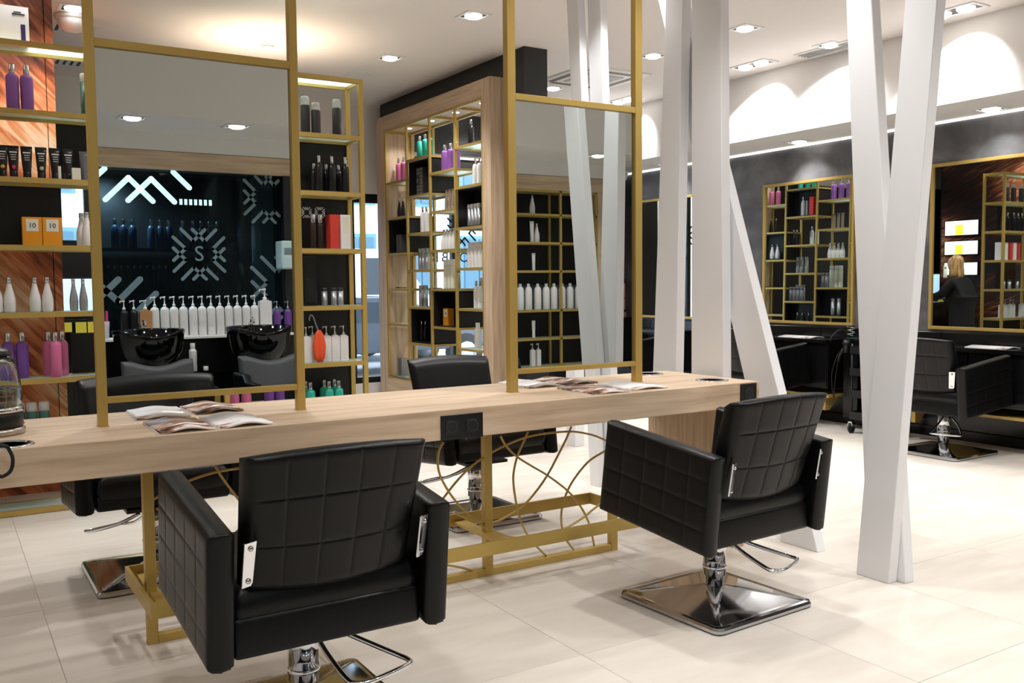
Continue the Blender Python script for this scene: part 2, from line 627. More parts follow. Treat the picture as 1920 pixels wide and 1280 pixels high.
def clipz(a, b, box):
    x0, x1, z0, z1 = box
    t0, t1 = 0.0, 1.0
    d = (b[0] - a[0], b[1] - a[1])
    for p, q in ((-d[0], a[0] - x0), (d[0], x1 - a[0]), (-d[1], a[1] - z0), (d[1], z1 - a[1])):
        if abs(p) < 1e-9:
            if q < 0:
                return None, None
        else:
            t = q / p
            if p < 0:
                t0 = max(t0, t)
            else:
                t1 = min(t1, t)
    if t1 - t0 < 0.05:
        return None, None
    return (a[0] + d[0] * t0, a[1] + d[1] * t0), (a[0] + d[0] * t1, a[1] + d[1] * t1)


def text(s, size, loc, rot, mat, name, parent=None, ext=0.001, flip=False):
    cu = bpy.data.curves.new(name, 'FONT')
    cu.body = s
    cu.size = size
    cu.extrude = ext
    cu.align_x = 'CENTER'
    cu.align_y = 'CENTER'
    cu.resolution_u = 3
    cu.materials.append(mat)
    tmp = bpy.data.objects.new(name, cu)
    COL.objects.link(tmp)
    dg = bpy.context.evaluated_depsgraph_get()
    me = bpy.data.meshes.new_from_object(tmp.evaluated_get(dg))
    bpy.data.objects.remove(tmp)
    bpy.data.curves.remove(cu)
    me.name = name
    o = bpy.data.objects.new(name, me)
    COL.objects.link(o)
    o.parent = parent
    o.location = loc
    o.rotation_euler = rot
    return o


lt = thing('window_lettering', 'large black serif-like lettering on shopfront glass, reversed from inside', 'lettering', (0, YB + .035, 0))
for ch, px in (('O', 873), ('M', 857), ('B', 837), ('R', 818)):
    p = at(px, 483, 1, YB)
    o = text(ch, 0.18, (p.x, 0, p.z), (PI / 2, 0, PI), INK, 'letter', lt)
fe = flake(5.68, 2.08, .2, .022, YB + .036)
tag(fe.build('window_emblem', INK), 'black zigzag snowflake emblem on the shopfront glass above the lettering', 'emblem')

# ================================================================ CEILING FITTINGS
dlp = thing('downlight', '', 'light', (0, 0, 0))
fr = MB()
for a, b, c, d in ((-.11, .11, -.11, -.085), (-.11, .11, .085, .11), (-.11, -.085, -.085, .085), (.085, .11, -.085, .085)):
    fr.box(a, b, c, d, -.008, 0)
fr.build('frame', FRAMEW, dlp)
MB().box(-.085, .085, -.085, .085, -.002, 0).build('recess', DARKREC, dlp)
MB().lathe([(.001, -.022), (.05, -.022), (.068, -.012), (.07, -.002)], n=24).build('lamp', LAMPW, dlp)
WHEREL = ['between the mirrors and the tall gold unit', 'left of the black beam above the oak display', 'beside the air vent right of the black beam',
          'left of the white slanted columns', 'right of the tall white column', 'beside the slotted grille', 'far left above the gold shelf unit', 'above the reception',
          'beyond the oak display', 'just behind the styling table', 'above the left rear chair', 'right of the front column', 'above the right front floor',
          'front right', 'behind the camera at right', 'above the right front chair', 'above the left front chair', 'near the washing niche', 'near the left wall',
          'over the front right niche', 'above the table front', 'over the front left corner', 'added out of view above the left end of the gold unit', 'added out of view above the right end of the gold unit']
for n, (x, y) in enumerate(DOWN):
    lb = 'square white recessed downlight, ' + WHEREL[n]
    if n == 0:
        dlp.location = (x, y, CEIL)
        dlp['label'] = lb
        dlp['group'] = 'square recessed ceiling downlights'
    else:
        dup(dlp, (x, y, CEIL), 0, lb, 'square recessed ceiling downlights')
for n, (x, y) in enumerate(SOFR):
    dup(dlp, (x, y, 2.7745), 0, 'recessed downlight in the soffit above %s gold wall mirror' % ['the middle', 'the nearest', 'the farthest', 'beyond the nearest'][n], 'soffit downlights over the dark wall')
for n, (x, y) in enumerate(SOFF):
    dup(dlp, (x, y, 2.7795), 0, 'recessed downlight in the soffit of the washing niche, %s from the right' % ['fifth', 'fourth', 'third', 'second', 'first', 'sixth'][n], 'soffit downlights over the washing niche')
tw = thing('twin_downlight', '', 'light')
fr = MB()
for a, b, c, d in ((-.11, .11, -.23, -.205), (-.11, .11, .205, .23), (-.11, -.085, -.205, .205), (.085, .11, -.205, .205)):
    fr.box(a, b, c, d, -.01, 0)
fr.build('frame', FRAMEW, tw)
MB().box(-.085, .085, -.205, .205, -.003, 0).build('recess', P('dark_recess2', (14, 14, 15), .5), tw)
for yy in (-.1, .1):
    MB().lathe([(.001, -.03), (.05, -.03), (.066, -.018), (.07, -.003)], (0, yy, 0), 24).build('lamp', LAMPW, tw)
for n, (x, y) in enumerate(TWIN):
    lb = 'twin recessed spotlight beside the white bulkhead, ' + ['right of the tall white column', 'at the top right corner', 'behind the slanted columns', 'nearest the camera'][n]
    if n == 0:
        tw.location = (x, y, CEIL); tw['label'] = lb; tw['group'] = 'twin recessed spotlights'
    else:
        dup(tw, (x, y, CEIL), 0, lb, 'twin recessed spotlights')
# air conditioning cassette
ac = thing('air_conditioner', 'square white ceiling air conditioner cassette behind the slanted columns', 'vent', (5.83, 7.72, CEIL))
MB().box(-.42, .42, -.42, .42, -.02, 0).build('panel', FRAMEW, ac, .006, 2)
for q in range(4):
    M = Matrix.Rotation(q * PI / 2, 4, 'Z')
    MB().box(-.3, .3, .3, .36, -.024, -.016, M).build('slot', P('vent_slot', (120, 112, 106), .6), ac)
MB().box(-.22, .22, -.22, .22, -.026, -.018).build('grille', P('vent_grille', (176, 172, 170), .6), ac)
for q in range(9):
    MB().box(-.2, .2, -.2 + q * .048, -.185 + q * .048, -.03, -.026).build('slat', FRAMEW, ac)
vn = thing('ceiling_grille', 'slotted white ventilation grille in the ceiling beside the bulkhead', 'vent', (6.98, 5.73, CEIL))
MB().box(-.1, .1, -.3, .3, -.012, 0).build('frame', FRAMEW, vn)
for q in range(4):
    MB().box(-.07 + q * .04, -.055 + q * .04, -.27, .27, -.02, -.012).build('slat', P('grille_slat', (150, 148, 148), .5), vn)
for q, (x, y, lb) in enumerate([(1.15, 9.6, 'white slotted ceiling vent seen through the upper left shelf'), (1.02, 8.35, 'grey slotted ceiling vent above the dome lamp, upper left')]):
    v2 = thing('ceiling_vent', lb, 'vent', (x, y, CEIL))
    MB().box(-.2, .2, -.12, .12, -.012, 0).build('frame', FRAMEW, v2)
    for k in range(6):
        MB().box(-.17 + k * .06, -.145 + k * .06, -.1, .1, -.014, -.010).build('slot', DARKREC, v2)
dm = thing('dome_lamp', 'round white dome lamp on the ceiling beyond the upper left shelf', 'light', (1.0, 8.0, CEIL))
MB().lathe([(.001, -.13), (.07, -.12), (.11, -.08), (.12, -.04)], n=24).build('dome', P('milk_glass', (235, 235, 240), .3), dm)
MB().lathe([(.12, -.04), (.135, -.03), (.135, 0)], n=24).build('rim', FRAMEW, dm)
sp = thing('ceiling_speaker', 'flat round white speaker in the ceiling left of the oak display', 'speaker', (3.69, 8.72, CEIL))
MB().lathe([(.001, -.006), (.1, -.006), (.11, -.004)], n=28).build('grille', P('speaker_grille', (200, 196, 194), .7), sp)
MB().lathe([(.11, -.008), (.125, -.006), (.13, 0)], n=28).build('rim', FRAMEW, sp)
sm = thing('smoke_detector', 'small white smoke detector on the ceiling above the left mirror', 'detector', (2.56, 8.1, CEIL))
MB().lathe([(.001, -.045), (.035, -.045), (.05, -.03), (.055, -.012)], n=20).build('body', FRAMEW, sm)
MB().lathe([(.055, -.012), (.065, -.01), (.065, 0)], n=20).build('base', FRAMEW, sm)

# ================================================================ SLANTED WHITE COLUMNS (boards in planes across x)
def board(B, T, th, label, name='slanted_column', group='slanted white columns', top=CEIL):
    """B: (far pixel, near pixel, face x, z) at the foot, T: the same higher up; extended to floor and ceiling"""
    e = []
    for k in (0, 1):
        p = at(B[k], B[4 + k], 0, B[2])
        q = at(T[k], T[4 + k], 0, T[2])
        lo = p + (q - p) * ((0 - p.z) / (q.z - p.z))
        hi = p + (q - p) * ((top - p.z) / (q.z - p.z))
        e.append((lo, hi))
    (l0, l1), (r0, r1) = e
    tv = Vector((th, 0, 0))
    r0.x, r1.x = l0.x, l1.x
    vs = [l0, r0, r1, l1] + [v + tv for v in (l0, r0, r1, l1)]
    o = MB().add(vs, [(0, 1, 2, 3), (7, 6, 5, 4), (0, 4, 5, 1), (1, 5, 6, 2), (2, 6, 7, 3), (3, 7, 4, 0)]).build(name, BEAM, bev=.003, seg=1)
    return tag(o, label, 'column', group)


# (px far, px near, face x, -, py far, py near)
board((1606, 1667, 3.67, 0, 1063, 1080), (1686, 1746, 3.625, 0, 130, 130), .063, 'white slanted board column at right, front one of the crossing pair')
board((1626, 1697, 3.735, 0, 1057, 1076), (1591, 1641, 3.69, 0, 130, 130), .065, 'white slanted board column at right, rear one of the crossing pair')
board((1465, 1533, 3.80, 0, 1017, 1034), (1234, 1278, 3.80, 0, 0, 0), .065, 'white board column leaning strongly towards the right front chair')
board((1224, 1267, 3.72, 0, 694, 694), (1246, 1279, 3.72, 0, 60, 60), .065, 'narrow white column standing right of the right mirror')
board((1296, 1356, 3.72, 0, 700, 700), (1297, 1351, 3.72, 0, 0, 0), .065, 'wide upright white column standing at the table end')
board((1107, 1122, 3.80, 0, 919, 919), (1062, 1083, 3.80, 0, 0, 0), .06, 'thin white slanted column, left one behind the right mirror')
board((1126, 1150, 3.87, 0, 880, 880), (1101, 1125, 3.87, 0, 0, 0), .06, 'thin white slanted column, right one behind the right mirror')
pl_ = MB().box(4.57, 4.67, 6.33, 6.46, 0, .8).build('plinth', BEAM, bev=.003, seg=1)
tag(pl_, 'low white plinth on the floor before the black wall end', 'plinth')

# ================================================================ STYLING TABLE
TZ, TX0, TX1, TY0, TY1 = 0.873, -1.1, 3.655, 3.41, 4.15
tb = thing('styling_table', 'long oak styling table on gold metal trestle, sockets in front edge', 'table', (0, 0, 0))
MB().box(TX0, TX1, TY0, TY1, 0.745, TZ).build('tabletop', OAKX, tb, .0025, 1)
MB().box(3.50, 3.58, TY0 + .03, TY1 - .03, 0, 0.745).build('end_panel', OAKZ, tb, .002, 1)
MB().box(-1.0, -.92, TY0 + .03, TY1 - .03, 0, 0.745).build('end_panel', OAKZ, tb, .002, 1)


def gframe(x0, x1, name_post='leg'):
    for x in (x0 + .02, (x0 + x1) / 2 + .386, x1 - .02):
        MB().box(x - .02, x + .02, 3.75, 3.79, 0, 0.745 if x < x1 - .1 else 0.745).build(name_post, GOLD, tb, .002, 1)
    MB().box(x0 + .04, x1 - .04, 3.752, 3.788, 0, .035).build('foot_rail', GOLD, tb, .002, 1)


gframe(0.65, 2.98)
RZ0, RZ1 = 0.185, 0.245
MB().box(0.62, 3.02, 3.50, 3.512, RZ0, RZ1).build('shelf_rail', GOLD, tb)
MB().box(0.62, 3.02, 4.03, 4.042, RZ0, RZ1).build('shelf_rail', GOLD, tb)
for x in (0.62, 3.008):
    MB().box(x, x + .012, 3.512, 4.03, RZ0, RZ1).build('shelf_rail', GOLD, tb)
MB().box(2.15, 2.22, 3.512, 4.03, .2, .212).build('cross_strap', GOLD, tb)
MB().box(0.66, 0.70, 3.512, 4.03, .2, .212).build('cross_strap', GOLD, tb)


def C3(L):
    return [(at(820 + a / 3.88, 780 + b / 3.88, 1, 3.77)) for a, b in L]


CURV = [[(20, 640), (60, 575), (180, 430), (320, 310), (500, 210), (700, 140), (950, 112), (1100, 130), (1200, 165), (1290, 215)],
        [(460, 145), (500, 215), (580, 295), (690, 365), (800, 430), (950, 545), (1050, 670), (1110, 800), (1140, 940)],
        [(660, 115), (640, 160), (590, 270), (560, 380), (553, 480), (575, 640), (610, 770), (660, 870), (720, 945), (790, 1015)],
        [(975, 75), (940, 160), (870, 300), (800, 430), (720, 545), (620, 655), (480, 745), (380, 775), (300, 770), (180, 730), (130, 700)],
        [(1240, 245), (1200, 265), (1100, 330), (1000, 450), (940, 560), (905, 680), (905, 800), (940, 900), (990, 970)],
        [(1250, 590), (1130, 680), (1070, 730), (930, 815), (800, 850)],
        [(45, 190), (10, 260), (10, 400), (80, 545), (180, 670), (300, 770), (380, 820), (520, 875), (640, 880), (760, 860)],
        [(-100, 1090), (0, 1080), (120, 1090), (290, 1130)]]


def smooth(pts, k=5):
    out = []
    n = len(pts)
    for i in range(n - 1):
        p0, p1, p2, p3 = pts[max(i - 1, 0)], pts[i], pts[i + 1], pts[min(i + 2, n - 1)]
        for q in range(k):
            t = q / k
            out.append(0.5 * ((2 * p1) + (p2 - p0) * t + (2 * p0 - 5 * p1 + 4 * p2 - p3) * t * t + (3 * p1 - p0 - 3 * p2 + p3) * t ** 3))
    out.append(pts[-1])
    return out


for L in CURV:
    p = smooth([Vector(v) for v in C3(L)])
    p = [Vector((min(max(v.x, .68), 2.955), v.y, min(max(v.z, .03), .745))) for v in p]
    MB().tube(p, .0055, 6).build('wire', GOLD, tb)
for L in CURV[:6]:
    p = smooth([Vector(v) for v in C3(L)])
    p = [Vector((min(max(3.63 - v.x - .0, .68), 2.2), v.y, min(max(v.z, .03), .745))) for v in p if 3.63 - v.x < 2.19]
    if len(p) > 3:
        MB().tube(p, .0055, 6).build('wire', GOLD, tb)
# sockets let into the front edge
for x0, x1, z0, z1, k in ((1.770, 1.972, .744, .849, 2), (3.515, 3.630, .765, .866, 1)):
    pl = MB().box(x0, x1, TY0 - .006, TY0 + .001, z0, z1).build('socket_plate', PLASTIC, tb, .001, 1)
    for q in range(k):
        cx = x0 + (x1 - x0) * (q + .5) / k
        cz = (z0 + z1) / 2
        M = Matrix.Translation((cx, TY0 - .006, cz)) @ Matrix.Rotation(R(90), 4, 'X')
        MB().lathe([(.019, -.001), (.024, .002), (.026, .002), (.026, -.001)], n=24, M=M).build('socket', P('socket_grey', (46, 46, 48), .35), pl)
        MB().box(-.031, .031, -.031, .031, -.002, .0012, M).build('socket_frame', P('socket_frame', (26, 26, 28), .3), pl)
# grommets in the top
for x, y, lb in ((3.485, 3.584, 'front right'), (3.44, 4.05, 'rear right'), (0.18, 3.50, 'front left'), (0.19, 4.05, 'rear left')):
    rg = MB().lathe([(.066, TZ + .001), (.072, TZ + .006), (.085, TZ + .005), (.09, TZ)], (x, y, 0), 32).build('grommet', CHROME, tb)
    MB().lathe([(.001, TZ + .0015), (.067, TZ + .0015)], (x, y, 0), 32).build('hole', P('hole_black', (8, 8, 8), .6), rg)


# ---- the two gold framed table mirrors
def table_mirror(x0, x1, zt, label):
    t = thing('table_mirror', label, 'mirror', (0, YM, TZ))
    h = CEIL - TZ
    w = .034 if x0 < 1 else .045
    MB().box(x0, x0 + w, -.02, .02, 0, h).build('post', GOLD, t, .0015, 1)
    MB().box(x1 - w, x1, -.02, .02, 0, h).build('post', GOLD, t, .0015, 1)
    MB().box(x0 + w, x1 - w, -.018, .018, .960 - TZ, .984 - TZ).build('bar', GOLD, t, .0015, 1)
    MB().box(x0 + w, x1 - w, -.018, .018, zt - TZ, zt + .03 - TZ).build('bar', GOLD, t, .0015, 1)
    MB().box(x0 + w, x1 - w, -.003, .003, .984 - TZ, zt - TZ).build('mirror_glass', MIRROR, t)
    for x in (x0 + w / 2, x1 - w / 2):
        MB().box(x - w / 2 - .003, x + w / 2 + .003, -.023, .023, 0, .003).build('foot_plate', GOLD, t)
    return t


table_mirror(.502, 1.309, 2.288, 'tall gold framed mirror on the left half of the styling table')
table_mirror(2.327, 3.147, 2.268, 'tall gold framed mirror on the right half of the styling table')
# ================================================================ SALON CHAIRS
def pillow(w, h, t, r, gx=(), gy=(), gd=0.004, gw=0.006, nu=44, nv=36, curve=0.0, back_g=True, front_g=False, bulge=0.0, gfade=0.0):
    """upholstered slab in x (width), z (height), y (thickness), with sewn grooves; +y is its front"""
    mb = MB()

    def edge(d):
        d = min(max(d, 0), r)
        return math.sqrt(max(0, 1 - (1 - d / r) ** 2))

    def dens(n, L, g):
        base = sorted(set([0, .25 * r / L, .6 * r / L, 1.2 * r / L, 1 - 1.2 * r / L, 1 - .6 * r / L, 1 - .25 * r / L, 1] + [i / n for i in range(2, n - 1)] + [q / L + k * gw / L for q in g for k in (-1.2, -.5, 0, .5, 1.2)]))
        return [b for b in base if 0 <= b <= 1]
    us, vs_ = dens(nu, w, gx), dens(nv, h, gy)
    idx = {}
    V = []
    for side in (1, -1):
        for i, u in enumerate(us):
            for j, v in enumerate(vs_):
                x, z = u * w, v * h
                e = edge(min(x, w - x, z, h - z))
                border = i in (0, len(us) - 1) or j in (0, len(vs_) - 1)
                if border and side == -1:
                    idx[(side, i, j)] = idx[(1, i, j)]
                    continue
                g = 0
                if (side == -1 and back_g) or (side == 1 and front_g):
                    for q in gx:
                        g = max(g, math.exp(-((x - q) / gw) ** 2))
                    for q in gy:
                        g = max(g, math.exp(-((z - q) / gw) ** 2))
                if gfade:
                    g *= min(1, max(0, (min(x, w - x, z, h - z) - gfade * .5) / gfade))
                y = side * (t / 2 * e - gd * g * e + bulge * math.sin(PI * u) * math.sin(PI * v) * (1 if side == 1 else .3))
                y += curve * ((2 * u - 1) ** 2)
                idx[(side, i, j)] = len(V)
                V.append((x - w / 2, y, z))
    F = []
    for side in (1, -1):
        for i in range(len(us) - 1):
            for j in range(len(vs_) - 1):
                f = (idx[(side, i, j)], idx[(side, i + 1, j)], idx[(side, i + 1, j + 1)], idx[(side, i, j + 1)])
                F.append(f if side == -1 else f[::-1])
    mb.add(V, F, True)
    return mb


def warp(mb, fn):
    mb.v = [tuple(fn(*v)) for v in mb.v]
    return mb


ch0 = thing('salon_chair', 'black leather salon chair with quilted back and chrome base, front left', 'chair', (0, 0, 0), 0, 'black salon chairs')
# side arms, outlines fitted to the photographed corners
def arm_shape(sx):
    mb = pillow(.63, .42, .078, .016, gx=(.126, .252, .378, .504), gy=(.105, .21, .315), gd=.0018, gw=.0042, nu=30, nv=20, back_g=(sx < 0), front_g=(sx > 0), gfade=.03)

    def fn(x, y, z):
        u = (x + .315) / .63         # 0 back, 1 front
        v = z / .42
        yb = -.295 + .635 * u
        yt = -.338 + .62 * u
        zb, zt_ = .326 + .07 * u, .726 + .075 * u
        return (sx * (.334 + .006 * u) + y, yb + (yt - yb) * v, zb + (zt_ - zb) * v)
    return warp(mb, fn)


for sx in (-1, 1):
    arm_shape(sx).build('armrest', LEATHER, ch0)
# seat box and cushion
sb_ = MB().prism([(-.270, .338), (.32, .40), (.32, .47), (-.26, .455)], -.292, .292, 0)
sb_.build('seat_box', LEATHER, ch0, .016, 3)
sc_ = pillow(.582, .60, .13, .05, nu=16, nv=16, bulge=.008)
warp(sc_, lambda x, y, z: (x, z - .262, .478 + y + .02 * z / .6)).build('seat', LEATHER, ch0)
# backrest
bkm = pillow(.56, .45, .105, .04, gx=(.118, .226, .334, .442), gy=(.155, .30), gd=.0035, gw=.0045, nu=36, nv=28, curve=.034, bulge=.012, gfade=.035)


def backfn(x, y, z):
    v = z / .45
    q = 1 - (x / .28) ** 2
    return (x * (.93 + .07 * v), -.228 + y - .138 * v, .522 + z * .93 - y * .3 * v - .022 * q * (1 - v) + .006 * q * v)


warp(bkm, backfn).build('backrest', LEATHER, ch0)
# chrome angle plates with bolts
for sx in (-1, 1):
    M = Matrix.Translation((sx * .266, -.322, .566)) @ Matrix.Rotation(R(34 if sx > 0 else 26), 4, 'Z') @ Matrix.Rotation(R(8), 4, 'X')
    br = MB().prism([(-.020, .0), (.012, .0), (.018, .010), (.022, .13), (-.022, .13)], -.003, .003, 1, M).build('bracket', CHROME, ch0, .001, 1)
    for zz in (.018, .112):
        Mb = M @ Matrix.Translation((0, -.003, zz)) @ Matrix.Rotation(R(90), 4, 'X')
        MB().lathe([(.008, 0), (.008, .003), (.005, .006), (.001, .007)], n=14, M=Mb).build('bolt', DCHROME, br)
# chrome column and plate
MB().lathe([(.05, .165), (.05, .345)], n=28).build('column', CHROME, ch0)
MB().lathe([(.040, .075), (.042, .12), (.050, .125), (.050, .15), (.053, .153), (.053, .165), (.049, .17)], n=28).build('collar', CHROME, ch0)
MB().box(-.14, .14, -.14, .14, .335, .352).build('mounting_plate', PLASTIC, ch0)
bs = MB()


def rring(h, z, rc, n=5):
    pts = []
    for q, (sx, sy) in enumerate(((1, 1), (-1, 1), (-1, -1), (1, -1))):
        for k in range(n):
            a = q * PI / 2 + PI / 2 * k / (n - 1)
            pts.append((sx * (h - rc) + rc * math.cos(a), sy * (h - rc) + rc * math.sin(a), z))
    return pts


rings = [rring(.29, 0.001, .03), rring(.298, .006, .035), rring(.298, .018, .035), rring(.292, .028, .03), rring(.280, .031, .028), rring(.272, .028, .026), rring(.262, .030, .022),
         rring(.055, .074, .02), rring(.04, .078, .02)]
nr = len(rings[0])
bv = [p for rr in rings for p in rr]
bf = []
for i in range(len(rings) - 1):
    for k in range(nr):
        bf.append((i * nr + k, i * nr + (k + 1) % nr, (i + 1) * nr + (k + 1) % nr, (i + 1) * nr + k))
bs.add(bv, bf, False)
bs.f.append(tuple(range(nr))[::-1]); bs.sm.append(False)
bs.f.append(tuple(range((len(rings) - 1) * nr, len(rings) * nr))); bs.sm.append(False)
bs.build('base', DCHROME, ch0)
# pump lever loop
pts = [(0.02, -.03, .30), (.03, -.12, .25), (.05, -.24, .20), (.07, -.275, .193), (.12, -.285, .193), (.26, -.235, .193), (.275, -.205, .196), (.25, -.16, .205), (.15, -.05, .25), (.06, 0, .30)]
MB().tube(smooth([Vector(p) for p in pts], 4), .0085, 8).build('pump_lever', CHROME, ch0)

CH = [(ch0, .966, 2.846, 1, 'black quilted leather salon chair nearest the camera, front left at the table'),
      (None, 2.84, 2.90, 3, 'black leather salon chair at the right front of the table'),
      (None, .86, 4.72, 180, 'black leather salon chair behind the left mirror of the table'),
      (None, 2.72, 4.79, 180, 'black leather salon chair behind the table, backrest before oak display'),
      (None, 6.86, 4.43, -90, 'black salon chair facing the nearest wall mirror at far right'),
      (None, 6.86, 6.42, -90, 'black salon chair facing the middle wall mirror, behind leaning column'),
      (None, 6.86, 8.38, -90, 'black salon chair facing the farthest wall mirror, between columns')]
for o, x, y, a, lb in CH:
    if o:
        o.location = (x, y, 0)
        o['label'] = lb
    else:
        dup(ch0, (x, y, 0), R(a), lb)

# ================================================================ PRODUCTS
# each kind is built once: (parts as [(name, profile|shape, material)], ...)
COLR = dict(purple=(150, 96, 176), violet=(112, 70, 150), pink=(206, 108, 152), teal=(48, 170, 148), green=(58, 104, 96), black=(18, 18, 20), grey=(96, 98, 102),
            white=(232, 230, 230), cream=(226, 224, 208), silver=(168, 170, 174), brown=(40, 24, 20), orange=(226, 148, 28), red=(206, 60, 50), amber=(190, 140, 96), taupe=(140, 122, 108), navy=(30, 52, 76), dark=(52, 52, 56))


def cm(c, rough=.32):
    return P('product_' + c, COLR[c], rough, .75 if c == 'silver' else 0, var=.02)


def K_bottle(h, r, c, cap=CAPSIL, capr=.42, caph=.2, shoulder=.1):
    """straight bottle, rounded shoulder, metal cap"""
    hb = h * (1 - caph)
    body = MB().lathe([(r * .92, 0), (r, .006), (r, hb - h * shoulder), (r * .9, hb - h * shoulder * .45), (r * .62, hb - .004), (r * capr, hb)], n=20)
    cp = MB().lathe([(r * capr * 1.0, hb), (r * capr * 1.05, hb + .004), (r * capr * 1.05, h - .004), (r * capr * .9, h)], n=16)
    return [('body', body, cm(c)), ('cap', cp, cap)]


def K_clear(h, r, c):
    hb = h * .78
    body = MB().lathe([(r * .94, 0), (r, .005), (r, hb - .01), (r * .8, hb)], n=20)
    noz = MB().lathe([(r * .3, hb), (r * .3, hb + h * .07), (r * .12, hb + h * .09)], n=12)
    cp = MB().lathe([(r * .96, hb - .004), (r * .96, h - .012), (r * .8, h)], n=20)
    return [('body', body, cm(c)), ('nozzle', noz, PAPER), ('cap', cp, CLEARP)]


def K_taper(h, r, c, cap=CAPSIL):
    body = MB().lathe([(r * .8, 0), (r * .95, .01), (r, h * .3), (r * .9, h * .45), (r * .55, h * .68), (r * .4, h * .8), (r * .38, h * .84)], n=20)
    cp = MB().lathe([(r * .42, h * .84), (r * .42, h * .99), (r * .34, h)], n=14)
    return [('body', body, cm(c)), ('cap', cp, cap)]


def K_tube(h, w, c, dot=None):
    """flat tube standing on its round cap, crimped at the top"""
    body = MB()
    rings = []
    for z, a, b in ((.045, w * .34, w * .34), (h * .5, w * .42, w * .26), (h * .85, w * .48, w * .1), (h, w * .5, .002)):
        rings.append([(a * math.cos(2 * PI * k / 20), b * math.sin(2 * PI * k / 20), z) for k in range(20)])
    body.add([p for rr in rings for p in rr], [(i * 20 + k, i * 20 + (k + 1) % 20, (i + 1) * 20 + (k + 1) % 20, (i + 1) * 20 + k) for i in range(3) for k in range(20)] + [tuple(range(60, 80))], True)
    out = [('body', body, cm(c)), ('cap', MB().lathe([(w * .33, 0), (w * .35, .003), (w * .35, .042), (w * .3, .046)], n=20), cm(c, .25))]
    tx = MB()
    if c == 'black':
        for q, ww in enumerate((.62, .45, .45, .4)):
            z = h * (.78 - .07 * q)
            tx.box(-w * ww / 2, w * ww / 2, -w * .23 - .002, -w * .1, z, z + (.007 if q == 0 else .0035))
        out.append(('print', tx, PAPER))
    if dot:
        M = Matrix.Translation((0, -w * .36, h * .34)) @ Matrix.Rotation(R(90), 4, 'X')
        out.append(('dot', MB().lathe([(.001, .002), (w * .18, .002), (w * .18, -.01)], n=16, M=M), P('dot_' + dot, dict(yellow=(214, 176, 52), pink=(214, 60, 98), green=(190, 200, 150))[dot], .4)))
    return out


def K_box(w, d, h, c, panel=None):
    out = [('carton', MB().box(-w / 2, w / 2, -d / 2, d / 2, 0, h), cm(c, .5))]
    if panel:
        out.append(('print', MB().box(-w * .32, w * .32, -d / 2 - .0012, -d / 2, h * .5, h * .93), cm(panel, .5)))
    return out


def K_pump(h, r, c, square=False, pc=None):
    hb = h * .74
    if square:
        body = MB().box(-r, r, -r * .7, r * .7, 0, hb - .012).prism([(-r, hb - .012), (-r * .4, hb), (r * .4, hb), (r, hb - .012)], -r * .6, r * .6, 1)
    else:
        body = MB().lathe([(r * .94, 0), (r, .008), (r, hb * .86), (r * .88, hb * .94), (r * .5, hb * .985), (r * .3, hb)], n=20)
    pm = MB().lathe([(r * .34, hb), (r * .34, hb + h * .06), (r * .12, hb + h * .07), (r * .12, h * .95), (r * .22, h * .955), (r * .22, h)], n=12)
    pm.box(-r * .95, .0, -r * .12, r * .12, h * .962, h * .99)
    pm.box(-r * .95, -r * .8, -r * .1, r * .1, h * .93, h * .97)
    return [('body', body, cm(c)), ('pump', pm, pc or PAPER)]


def K_can(h, r, c, cap=None):
    return [('body', MB().lathe([(r * .95, 0), (r, .004), (r, h * .8)], n=20), cm(c, .25)), ('cap', MB().lathe([(r * .97, h * .8), (r * .97, h - .006), (r * .85, h)], n=20), cap or cm(c, .2))]


